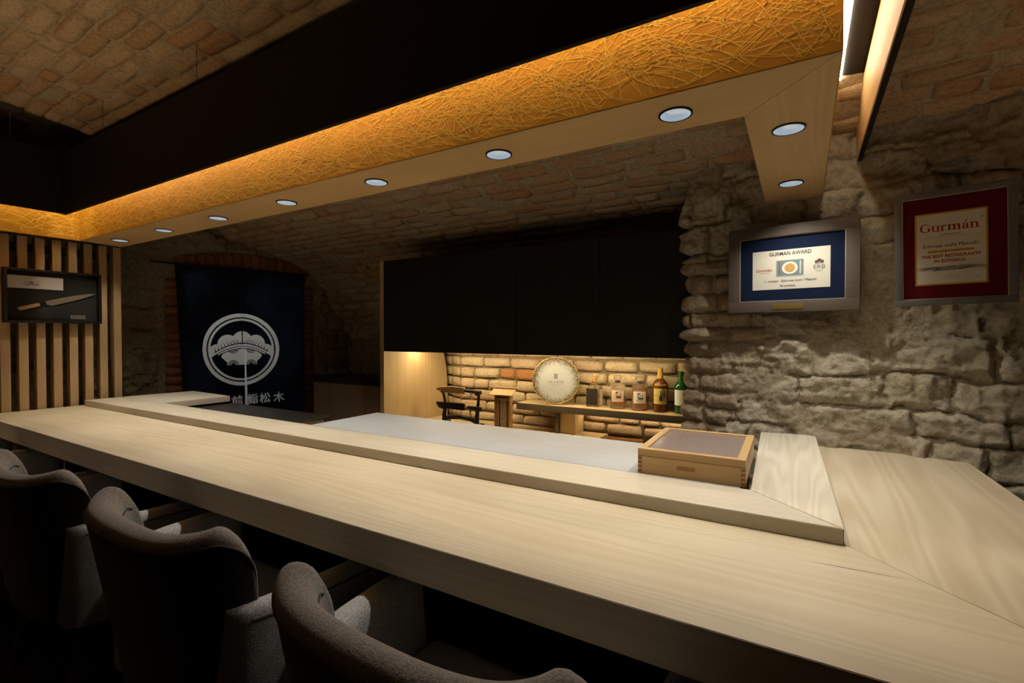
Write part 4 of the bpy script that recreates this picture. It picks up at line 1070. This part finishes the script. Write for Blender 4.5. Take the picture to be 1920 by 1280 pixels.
lettering('award_title', 'GURMAN AWARD', 0.022, M_ink, f1, F(0.0, 0.062), bold=0.0003, fit=0.155)
serif_gurman('award_brand', 0.062, M_red, f1, F(-0.098, -0.004))
flat('print_line', rect(-0.075, -0.115 + 0.0, -0.0165, -0.0157), M_red, f1, F(0, 0))
lettering('award_text', '1. miesto:  Edomae Sushi Matsuki', 0.014, M_ink, f1, F(0.0, -0.052), fit=0.19)
lettering('award_text', 'Bratislava', 0.013, M_ink, f1, F(-0.008, -0.073), fit=0.056)
pc = flat('food_picture', rect(-0.054, 0.054, -0.036, 0.038), plain('picture_margin', (0.50, 0.50, 0.40), 0.8), f1, F(0, 0))
F2 = lambda x, y: up_m(x, fy - 0.0010, y); F3 = lambda x, y: up_m(x, fy - 0.0013, y); F4 = lambda x, y: up_m(x, fy - 0.0016, y)
flat('tablecloth_print', rect(-0.050, 0.050, -0.032, 0.034), masonry('painted_blue', [(0.07, 0.11, 0.17), (0.14, 0.19, 0.22), (0.25, 0.27, 0.22)], bump=0.0, fine=400, coarse=120), f1, F2(0, 0))
flat('plate_print', disc(0, 0.001, 0.029, 0.026), plain('painted_plate', (0.62, 0.58, 0.46), 0.8), f1, F3(0, 0))
flat('food_print', disc(0, 0.001, 0.020, 0.0185), masonry('painted_food', [(0.40, 0.28, 0.12), (0.48, 0.30, 0.10), (0.42, 0.12, 0.04)], bump=0.0, fine=400, coarse=150), f1, F4(0, 0))
flat('cutlery_print', rect(-0.041, -0.036, -0.026, 0.028), plain('painted_fork', (0.16, 0.09, 0.06), 0.8), f1, F3(0, 0))
flat('cutlery_print', rect(0.036, 0.041, -0.026, 0.028), plain('painted_knife', (0.45, 0.44, 0.36), 0.8), f1, F3(0, 0))
lettering('brewery_mark', 'ERB', 0.024, M_grey, f1, F(0.105, -0.004), bold=0.0, fit=0.040)
for dx, r_, dy in ((-0.010, 0.006, 0.018), (0.010, 0.006, 0.018), (0.0, 0.0075, 0.022)):
    flat('crest_print', disc(0.105 + dx, dy, r_, r_), plain('crest_brown', (0.10, 0.05, 0.04), 0.8), f1, F(0, 0))
flat('crest_print', rect(0.090, 0.120, 0.010, 0.0125), M_grey, f1, F(0, 0))
flat('print_line', rect(0.090, 0.118, -0.0185, -0.0175), M_grey, f1, F(0, 0))
flat('print_line', rect(0.094, 0.114, -0.0235, -0.0228), M_grey, f1, F(0, 0))
box('name_plate', -0.068, 0.052, -0.0015, -0.0002, -h / 2 + 0.010, -h / 2 + 0.034, plain('dull_brass', (0.22, 0.15, 0.05), 0.5, metal=0.6), f1, 0.0004)

f2, w, h = frame_root('award_frame', 'tall grey framed certificate with burgundy mat and red title', ((1675, 368), (1906, 333), (1914, 565), (1680, 575)), (1795, 455), 2.17, 8.5)
f2.rotation_euler.y = math.radians(-1.0)
iw, ih = picture(f2, w, h, 0.021, M_fr2, M_burg, M_lip)
cw, chh = 0.0925, 0.125
flat('gold_border', rect(-cw, cw, -chh, chh), M_gold_ink, f2, up_m(-0.006, fy, -0.004))
G = lambda x, y: up_m(x - 0.006, fy - 0.0006, y - 0.004); G2 = lambda x, y: up_m(x - 0.006, fy - 0.0012, y - 0.004)
flat('certificate', rect(-cw + 0.0055, cw - 0.0055, -chh + 0.005, chh - 0.006), M_paper, f2, G(0, 0))
serif_gurman('certificate_title', 0.150, M_red, f2, G2(-0.004, 0.072))
lettering('registered_mark', '®', 0.010, M_ink, f2, G2(0.078, 0.094))
lettering('certificate_small_print', 'na Slovensku', 0.0075, M_ink, f2, G2(0, 0.0475), fit=0.054)
flat('print_line', rect(-0.080, 0.080, 0.0395, 0.0400), M_grey, f2, G2(0, 0))
lettering('certificate_name', 'Edomae sushi Matsuki', 0.0165, M_ink, f2, G2(0, 0.010), fit=0.138)
flat('gold_ribbon', [(-0.060, -0.013), (0.060, -0.013), (0.057, -0.0095), (0.060, -0.006), (-0.060, -0.006), (-0.057, -0.0095)], M_gold_ink, f2, G2(0, 0))
lettering('certificate_award', 'THE BEST RESTAURANTS', 0.0150, M_red, f2, G2(0, -0.0265), bold=0.0003, fit=0.150)
lettering('certificate_award', 'IN SLOVAKIA', 0.0150, M_red, f2, G2(-0.002, -0.0430), bold=0.0003, fit=0.080)
for yy, x0, x1 in ((-0.0640, -0.074, 0.074), (-0.0685, -0.074, 0.070), (-0.0730, -0.045, 0.045)):
    strokes('fine_print', 60, x1 - x0, 0.001, M_grey, f2, G2((x0 + x1) / 2, yy), int(-yy * 1e5), 0.0006)
bm = bmesh.new()
sg = [G2(0, 0) @ Vector((-0.02 + 0.0018 * i, -0.094 + 0.0045 * math.sin(i * 1.3) + 0.002 * math.sin(i * 3.1), 0)) for i in range(24)]
bm_tube(bm, sg, 0.00025, 4); obj('signature', bm, M_grey, f2)
flat('print_line', rect(-0.028, 0.024, -0.1035, -0.1030), M_grey, f2, G2(0, 0))
strokes('fine_print', 14, 0.030, 0.001, M_grey, f2, G2(0.060, -0.1035), 77, 0.0005)
for t in (f1, f2):   # wall fixings that carry the frame
    box('hanger_block', -0.06, 0.06, 0.0205, 0.075, -0.05, 0.12, M_fr2, t, 0.001)

# ------------------------------------------------------------------ slat screen and the display case on it
ss = thing('slat_screen', 'screen of upright wooden slats at the left end of the counter', 'screen')
XS = -3.95
for k in range(-4, 8):
    y1 = 1.451 - (7 - k) * 0.0767
    box('slat', XS - 0.062, XS, y1 - 0.041, y1, 0.0, ZF - 0.001, M_slat, ss, 0.0012)
for z in (0.3, 1.0, 1.72): box('back_rail', XS - 0.085, XS - 0.063, 0.55, 1.45, z, z + 0.05, M_dark, ss, 0)

KC = at_plane(104, 557, Vector((-3.905, 0, 0)), Vector((1, 0, 0)))
kf = thing('display_case', 'black shadow-box case hung on the wooden slats', 'display case', (-3.942, KC.y, KC.z), math.radians(90))
# local: x along +Y world, -y towards the room
kw, kh, kd = 0.452, 0.318, 0.045
kf.rotation_euler = (0, 0, math.radians(90 + 1.5))
for a in ((-kw / 2, kw / 2, kh / 2 - 0.014, kh / 2), (-kw / 2, kw / 2, -kh / 2, -kh / 2 + 0.014)):
    box('case_rail', a[0], a[1], -kd, 0.0, a[2], a[3], M_lacq, kf, 0.0012)
for a in ((-kw / 2, -kw / 2 + 0.014), (kw / 2 - 0.014, kw / 2)):
    box('case_stile', a[0], a[1], -kd, 0.0, -kh / 2 + 0.0142, kh / 2 - 0.0142, M_lacq, kf, 0.0012)
M_felt = plain('dark_felt', (0.022, 0.020, 0.016), 0.9)
box('back_board', -kw / 2 + 0.0142, kw / 2 - 0.0142, -0.010, -0.002, -kh / 2 + 0.0142, kh / 2 - 0.0142, M_felt, kf, 0)
gl, gnt, gb = mat_new('case_glass')
gnt.nodes.remove(gb); tr = gnt.nodes.new('ShaderNodeBsdfTransparent'); gs = gnt.nodes.new('ShaderNodeBsdfGlossy'); gs.inputs['Roughness'].default_value = 0.03
fz = gnt.nodes.new('ShaderNodeFresnel'); fz.inputs[0].default_value = 1.18; mxs = gnt.nodes.new('ShaderNodeMixShader')
gnt.links.new(fz.outputs[0], mxs.inputs[0]); gnt.links.new(tr.outputs[0], mxs.inputs[1]); gnt.links.new(gs.outputs[0], mxs.inputs[2])
gnt.links.new(mxs.outputs[0], [n for n in gnt.nodes if n.type == 'OUTPUT_MATERIAL'][0].inputs[0])
box('glass_pane', -kw / 2 + 0.0142, kw / 2 - 0.0142, -kd + 0.006, -kd + 0.0085, -kh / 2 + 0.0142, kh / 2 - 0.0142, gl, kf, 0)
lettering_small = None
np_ = box('name_plate', 0.078, 0.152, -0.0125, -0.0102, -kh / 2 + 0.028, -kh / 2 + 0.052, plain('silver_plate', (0.30, 0.28, 0.25), 0.4, metal=0.6), kf, 0.0004)
strokes('plate_writing', 16, 0.05, 0.010, M_ink, kf, up_m(0.115, -0.0130, -kh / 2 + 0.040), 5, 0.0014)
KR = kf.rotation_euler.z
def case_pt(x, y, z):
    return Vector((kf.location.x, kf.location.y, kf.location.z)) + Matrix.Rotation(KR, 3, 'Z') @ Vector((x, y, z))
pw = thing('paper_sleeve', 'white printed paper sleeve inside the black display case', 'paper', case_pt(-0.085, -0.012, 0.082), KR)
pp = box('sheet', -0.128, 0.128, -0.004, 0.0, -0.037, 0.037, plain('white_paper', (0.74, 0.72, 0.74), 0.8), pw, 0.001); 
pp.rotation_euler = (0, 0, 0)
M_blue = plain('blue_ink', (0.02, 0.03, 0.12), 0.7)
flat('red_disc', disc(-0.015, -0.002, 0.0068, 0.0068), plain('bright_red', (0.50, 0.03, 0.02), 0.7), pw, up_m(0, -0.0046, 0))
for x, sd_ in ((-0.041, 1), (-0.030, 2), (0.002, 3), (0.012, 4)): strokes('blue_character', 7, 0.010, 0.009, M_blue, pw, up_m(x, -0.0046, 0), sd_, 0.0016)
strokes('sleeve_line', 40, 0.062, 0.0026, M_blue, pw, up_m(-0.014, -0.0046, -0.013), 9, 0.0012)
kn = thing('display_knife', 'slim sashimi knife with pale handle inside the black display case', 'knife', case_pt(0.015, -0.020, -0.022), KR)
ka = math.radians(17.5)
def kpt(a, b): return (a * math.cos(ka) - b * math.sin(ka), a * math.sin(ka) + b * math.cos(ka))
outline_slab('blade', [kpt(*p) for p in ((-0.058, 0.013), (0.09, 0.012), (0.16, 0.006), (0.195, -0.002), (0.172, -0.008), (0.12, -0.015), (0.03, -0.019), (-0.040, -0.021), (-0.046, -0.013), (-0.056, -0.010))], 0.003, plain('satin_blade', (0.40, 0.34, 0.25), 0.38, metal=0.85), kn, 0.0008)
outline_slab('ferrule', [kpt(*p) for p in ((-0.088, 0.011), (-0.057, 0.010), (-0.057, -0.009), (-0.088, -0.009))], 0.012, M_lacq, kn, 0.002)
outline_slab('handle', [kpt(*p) for p in ((-0.188, 0.010), (-0.088, 0.011), (-0.088, -0.009), (-0.184, -0.012))], 0.014, M_sheath, kn, 0.003)

# ------------------------------------------------------------------ curtain in the doorway
NO = 0.05                                    # curtain hangs clear of the wall
def nsz(px, py): return wl_s(px, py, NO)
nL, nT = nsz(327, 494); nR, _ = nsz(571, 510)
slit, _ = nsz(457, 560)
def cloth(s, z):
    k = (s - nL) / (nR - nL); drop = (nT - z)
    d = NO + 0.010 * math.sin(k * 17 + 0.6 * z) * min(1, 0.3 + drop) + 0.006 * noise.noise(Vector((s * 4, z * 2, 1)))
    taper = 0.045 * min(1.3, max(0, drop)) * (1 - k) ** 3          # left edge drifts inwards towards the hem
    return wl_pt(s + taper, z, d)
def noren_mat():
    m, nt, b = mat_new('navy_cotton')
    tc = nt.nodes.new('ShaderNodeTexCoord'); n = nt.nodes.new('ShaderNodeTexNoise'); n.inputs['Scale'].default_value = 2.4; n.inputs['Detail'].default_value = 4
    nt.links.new(tc.outputs['Object'], n.inputs['Vector'])
    r = ramp(nt, n.outputs['Fac'], [(0.35, (0.006, 0.007, 0.009)), (0.7, (0.012, 0.016, 0.024))])
    nt.links.new(r.outputs[0], b.inputs['Base Color']); b.inputs['Roughness'].default_value = 0.85; b.inputs['Specular IOR Level'].default_value = 0.2
    t = nt.nodes.new('ShaderNodeBsdfTranslucent'); r2 = ramp(nt, n.outputs['Fac'], [(0.42, (0.003, 0.004, 0.006)), (0.62, (0.012, 0.019, 0.032))]); nt.links.new(r2.outputs[0], t.inputs[0])  # patches of passage light put into the translucent colour
    out = [q for q in nt.nodes if q.type == 'OUTPUT_MATERIAL'][0]; mx = nt.nodes.new('ShaderNodeMixShader'); mx.inputs[0].default_value = 0.2
    nt.links.new(b.outputs[0], mx.inputs[1]); nt.links.new(t.outputs[0], mx.inputs[2]); nt.links.new(mx.outputs[0], out.inputs[0])
    return m
M_noren = noren_mat()
nr = thing('doorway_curtain', 'dark navy split curtain with pale pine crest hanging in the doorway', 'curtain')
ZH = 0.42
def gap_half(z):                              # the split opens towards the hem
    return -0.004 + 0.016 * max(0.0, min(1.0, (zz(0.02) - z) / 0.6)) ** 0.7
tube('curtain_rod', [tuple(wl_pt(nL - 0.16, nT + 0.004, NO)), tuple(wl_pt(nR + 0.04, nT + 0.004, NO))], 0.009, M_lacq, nr, 10)
# crest: drawn as a shape function and meshed on a fine grid
cs, cz_ = nsz(453, 655); CRv = 0.318
def crest(x, y):
    """x, y in crest radii; True where the cloth is left pale"""
    r = math.hypot(x, y)
    if 0.90 < r <= 1.0 or 0.80 < r <= 0.86: return True
    ax = abs(x)
    # bough: five scallops over an arched underside
    arc = lambda q: 0.10 - 0.42 * q * q          # underside of the needles
    lobes = ((0.0, 0.24, 0.27), (0.37, 0.16, 0.25), (0.64, -0.05, 0.20), (0.20, 0.05, 0.2))
    under = -0.02 + 0.16 - 0.55 * (ax ** 2.0) * 0.9
    inside = any((ax - a) ** 2 + (y - b) ** 2 < c * c for a, b, c in lobes)
    low = 0.115 - 0.50 * ax * ax
    if ax > 0.60: inside = inside or (ax - 0.70) ** 2 + (y + 0.13) ** 2 < 0.115 ** 2
    if inside and y > low - 0.015 and not (ax < 0.015 and y > low + 0.03):
        # dark rib line and needles
        rib = 0.17 - 0.50 * ax * ax
        if abs(y - rib) < 0.014 and ax < 0.70: return False
        if y > rib:
            for k in range(9):
                x0 = 0.02 + k * 0.082; y0 = 0.17 - 0.50 * x0 * x0
                ang = math.radians(62 + k * 3 if False else 38 + k * 6)
                dx, dy = math.cos(ang), math.sin(ang)
                L = 0.20 - 0.010 * k
                px_, py_ = ax - x0, y - y0
                t = px_ * dx + py_ * dy
                if 0 < t < L and abs(-px_ * dy + py_ * dx) < 0.011 * (1.15 - t / L): return False
        return True
    # second arch line
    if low - 0.075 < y < low - 0.035 and ax < 0.62 : return True
    # trunk
    top = low - 0.10
    if y < top and y > -0.42:
        w = 0.50 + (0.02 if y > -0.26 else 0.04)
        if y > -0.17: w = 0.44 + 0.35 * max(0, 0.0 - abs(y + 0.02))
        edge = 0.46 + 0.07 * math.cos((y + 0.18) * 16) * (1 if y > -0.3 else 1)
        if ax > edge: return False
        for bx_, by_, rr in ((0.24, -0.42, 0.085), (0.24, 0.03, 0.085)):
            q = math.hypot(ax - bx_, y - by_)
            if q < 0.055: return False
            if abs(q - 0.085) < 0.012 or abs(q - 0.125) < 0.010: return False
        return True
    return False
def print_mat():
    m, nt, b = mat_new('undyed_cotton')
    b.inputs['Base Color'].default_value = (0.62, 0.57, 0.48, 1); b.inputs['Roughness'].default_value = 0.9
    t = nt.nodes.new('ShaderNodeBsdfTranslucent'); t.inputs[0].default_value = (0.62, 0.56, 0.46, 1)
    n = nt.nodes.new('ShaderNodeTexNoise'); n.inputs['Scale'].default_value = 300; bp_ = nt.nodes.new('ShaderNodeBump'); bp_.inputs['Strength'].default_value = 0.1
    nt.links.new(n.outputs['Fac'], bp_.inputs['Height']); nt.links.new(bp_.outputs[0], b.inputs['Normal'])
    out = [q for q in nt.nodes if q.type == 'OUTPUT_MATERIAL'][0]; mx = nt.nodes.new('ShaderNodeMixShader'); mx.inputs[0].default_value = 0.5
    nt.links.new(b.outputs[0], mx.inputs[1]); nt.links.new(t.outputs[0], mx.inputs[2]); nt.links.new(mx.outputs[0], out.inputs[0])
    return m
M_print = print_mat()
M_char = plain('pale_curtain_writing', (0.75, 0.70, 0.60), 0.9)
from mathutils.bvhtree import BVHTree
CHARS = []
for ch, px_, py_ in (('前', 442, 753), ('鮨', 473, 749), ('松', 497, 747), ('木', 522, 745)):
    s_, z_ = nsz(px_, py_)
    t_ = lettering('t', ch, 0.098, M_char, None, Matrix.Translation((s_, z_, 0)) @ Matrix.Rotation(0.06, 4, 'Z'), bold=0.0016)
    me_ = t_.data; bv = BVHTree.FromPolygons([v.co.copy() for v in me_.vertices], [tuple(p.vertices) for p in me_.polygons])
    CHARS.append((s_, z_, bv)); bpy.data.objects.remove(t_)
def char_at(x, y):
    for k, (s_, z_, bv) in enumerate(CHARS):
        if abs(x - s_) < 0.06 and abs(y - z_) < 0.07 and bv.ray_cast(Vector((x, y, 1)), Vector((0, 0, -1)))[0] is not None: return k
    return -1
# the cloth is meshed finely; cells inside the crest belong to the undyed crest, the rest to the two navy panels
NV = 420
cv, cf, cidx = [], [], {}
for sgn, s_out, nu in ((-1, nL, 160), (1, nR, 150)):
    V = np.zeros((NV + 1, nu + 1, 3)); SS = np.zeros((NV + 1, nu + 1)); ZZ = np.zeros((NV + 1, nu + 1))
    for j in range(NV + 1):
        z = ZH + (nT - ZH) * j / NV; si = slit + sgn * gap_half(z) + 0.012 * max(0, zz(0.0) - z)
        for i in range(nu + 1):
            s_ = si + (s_out - si) * i / nu; V[j, i] = cloth(s_, z); SS[j, i] = s_; ZZ[j, i] = z
    V = V.reshape(-1, 3); F0, F1 = [], []; FC = [[] for _ in CHARS]
    for j in range(NV):
        for i in range(nu):
            x = ((SS[j, i] + SS[j + 1, i + 1]) / 2 - cs) / CRv; y = ((ZZ[j, i] + ZZ[j + 1, i + 1]) / 2 - cz_) / CRv
            a = j * (nu + 1) + i; q = (a, a + 1, a + nu + 2, a + nu + 1)
            k_ = char_at((SS[j, i] + SS[j + 1, i + 1]) / 2, (ZZ[j, i] + ZZ[j + 1, i + 1]) / 2) if y < -1.05 else -1
            if k_ >= 0: FC[k_].append(q)
            elif x * x + y * y < 1.02 and crest(x, y): F1.append(q)
            else: F0.append(q)
    for nm, FF, mt in [('curtain_panel', F0, M_noren), ('crest_half', F1, M_print)] + [('curtain_character', f_, M_print) for f_ in FC if len(f_) > 20]:
        arr = np.array(FF); vi, inv = np.unique(arr, return_inverse=True)
        o = pydata(nm, V[vi].tolist(), inv.reshape(-1, 4).tolist(), mt, nr)
        o.data.polygons.foreach_set('use_smooth', np.ones(len(FF), bool))
# ------------------------------------------------------------------ chairs
def path_pt(t):
    """plan of the back: t -1..1 from wing to wing; returns point and outward normal"""
    a = abs(t); sg = 1 if t >= 0 else -1
    K = [(0, 0.0), (0.10, 0.002), (0.180, 0.014), (0.234, 0.042), (0.264, 0.078), (0.274, 0.112)]
    f = a * (len(K) - 1); i = min(int(f), len(K) - 2); u = f - i
    p0, p1, p2, p3 = K[max(i - 1, 0)] if i > 0 else (-K[1][0], K[1][1]), K[i], K[i + 1], K[min(i + 2, len(K) - 1)]
    cr = lambda q0, q1, q2, q3: 0.5 * (2 * q1 + (q2 - q0) * u + (2 * q0 - 5 * q1 + 4 * q2 - q3) * u * u + (3 * q1 - q0 - 3 * q2 + q3) * u ** 3)
    dcr = lambda q0, q1, q2, q3: 0.5 * ((q2 - q0) + 2 * (2 * q0 - 5 * q1 + 4 * q2 - q3) * u + 3 * (3 * q1 - q0 - 3 * q2 + q3) * u * u)
    x, y = cr(p0[0], p1[0], p2[0], p3[0]), cr(p0[1], p1[1], p2[1], p3[1])
    dx, dy = dcr(p0[0], p1[0], p2[0], p3[0]), dcr(p0[1], p1[1], p2[1], p3[1])
    n = Vector((dy, -dx)).normalized()
    return Vector((x * sg, y)), Vector((n.x * sg, n.y))
ARM_Z = zz(-0.562)
def back_top(t):
    a = abs(t)
    h = zz(-0.418) + 0.026 * min(1, a / 0.72) ** 2
    if a > 0.66:
        k = (a - 0.66) / 0.34
        h = zz(-0.545) + (h - zz(-0.545)) * math.sqrt(max(0, 1 - k ** 2.4))
    return h
def make_chair():
    root = empty('bar_chair')
    N = 60; TH = 0.062
    V, Fo, Fi = [], [], []
    pipe = []; pipe2 = []
    loops = []
    for i in range(N + 1):
        t = -1 + 2 * i / N
        t = math.copysign(abs(t) ** 0.85, t)
        p, n = path_pt(t); H = back_top(t)
        endk = max(0, (abs(t) - 0.93) / 0.07); th = TH * (1 - 0.55 * endk ** 2)
        prof = []
        ZB_ = 0.34
        r = th / 2
        for z in (ZB_, ZB_ + 0.10, ZB_ + 0.22, H - 0.10, H - 0.05, H - r * 1.0): prof.append((r, z))
        for k in range(1, 8): 
            a = math.pi * k / 8; prof.append((r * math.cos(a), H - r + r * math.sin(a)))
        for z in (H - r, H - 0.06, H - 0.12, 0.52, 0.44): prof.append((-r, z))
        L = []
        for o, z in prof:
            k = (z - ZB_) / (0.82 - ZB_)
            q = p * 1.0
            q = Vector((q.x * (0.86 + 0.15 * k), q.y + 0.075 * (1 - k)))
            q = q + n * o
            L.append((q.x, q.y, z))
        loops.append(L)
        pipe.append(L[5]); q_ = Vector(L[14]); pipe2.append(q_ - Vector((n.x, n.y, 0)) * 0.0012)
    M_ = len(loops[0])
    bm = bmesh.new(); vs = [[bm.verts.new(c) for c in L] for L in loops]
    for a, b in zip(vs, vs[1:]):
        for k in range(M_ - 1):
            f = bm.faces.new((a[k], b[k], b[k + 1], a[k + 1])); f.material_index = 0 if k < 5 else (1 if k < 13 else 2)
    for L in (vs[0], vs[-1]):
        f = bm.faces.new(L); f.material_index = 1
    bo = obj('backrest', bm, None, root, 60)
    for m in (M_chair_back, M_chair, M_chair_in): bo.data.materials.append(m)
    bm = bmesh.new(); bm_tube(bm, [Vector(c) + Vector((0, 0, 0.002)) for c in pipe], 0.0035, 6); obj('piping', bm, M_pipe, bo, 60)
    bm = bmesh.new(); bm_tube(bm, [Vector(c) for c in pipe2[7:-7]], 0.002, 6); obj('piping', bm, M_pipe, bo, 60)
    # arms: upright slabs with a rounded top, running forward under the counter
    for s in (-1, 1):
        bm = bmesh.new(); V = []
        st_ = [(0.070, 0.250, 1.0), (0.10, 0.283, 1.0), (0.14, 0.298, 1.0), (0.22, 0.312, 1.0), (0.32, 0.322, 1.0), (0.39, 0.326, 1.0), (0.415, 0.326, 0.93), (0.425, 0.324, 0.75)]
        vs = []
        for (y, x, k) in st_:
            r = 0.034 * k; H = ARM_Z - (1 - k) * 0.05; L = []
            pr = [(r, 0.35), (r * 1.05, 0.45), (r, H - 0.035)] + [(r * math.cos(a), H - 0.030 + 0.030 * math.sin(a)) for a in [math.pi * q / 6 for q in range(1, 6)]] + [(-r, H - 0.035), (-r, 0.45), (-r, 0.35)]
            for o, z in pr:
                nar = 0.90 + 0.10 * (z - 0.35) / 0.3
                L.append(bm.verts.new((s * (x + o) * nar, y, z)))
            vs.append(L)
        for a, b in zip(vs, vs[1:]):
            for k in range(len(a) - 1): bm.faces.new((a[k], b[k], b[k + 1], a[k + 1]))
            bm.faces.new((a[-1], b[-1], b[0], a[0]))
        bm.faces.new(vs[0]); bm.faces.new(vs[-1][::-1])
        ao = obj('armrest', bm, M_arm_lit, root, 60)
        bm = bmesh.new()
        bm_tube(bm, [(s * (x + 0.034 * k) * 0.99, y, ARM_Z - (1 - k) * 0.05 - 0.026) for y, x, k in st_[1:]], 0.0028, 6)
        obj('piping', bm, M_pipe, ao, 60)
    bm = bmesh.new(); bm_box(bm, -0.262, 0.262, 0.09, 0.44, 0.385, 0.50, 0.035, 4); obj('seat_cushion', bm, M_chair_in, root, 60)
    bm = bmesh.new(); bm_box(bm, -0.25, 0.25, 0.10, 0.42, 0.325, 0.384, 0.02, 3); obj('seat_frame', bm, M_chair, root, 60)
    for sx in (-1, 1):
        for sy, y0, y1 in ((-1, 0.14, 0.07), (1, 0.38, 0.41)):
            bm = bmesh.new(); bm_tube(bm, [(sx * 0.20, y0, 0.335), (sx * 0.225, (y0 + y1) / 2, 0.17), (sx * 0.245, y1, 0.0)], [0.024, 0.020, 0.014], 8)
            obj('leg', bm, M_leg, root, 50)
    for sx in (-1, 1):
        tube('stretcher', [(sx * 0.222, 0.105, 0.17), (sx * 0.222, 0.395, 0.17)], 0.009, M_leg, root, 8)
    return root
ch0 = make_chair()
CHX = [(-1.275, 0.490, 0.0, 'grey-brown upholstered bar chair, whole back in view, second from the camera'),
       (-2.105, 0.480, 0.02, 'grey-brown upholstered bar chair cut by the left picture edge, third from the camera'),
       (-2.852, 0.485, 0.0, 'grey-brown upholstered bar chair of which only a wing shows at the left edge'),
       (-3.585, 0.485, 0.0, 'grey-brown upholstered bar chair farthest from the camera, only its armrest tip showing'),
       (-0.490, 0.470, -0.02, 'grey-brown upholstered bar chair nearest the camera, at the bottom edge')]
for i, (x, y, r, lab) in enumerate(CHX):
    o = ch0 if i == 0 else copy_tree(ch0)
    o.location = (x, y - 0.02, 0.0); o.rotation_euler = (0, 0, r)
    tag(o, lab, 'chair', 'upholstered chairs along the counter')
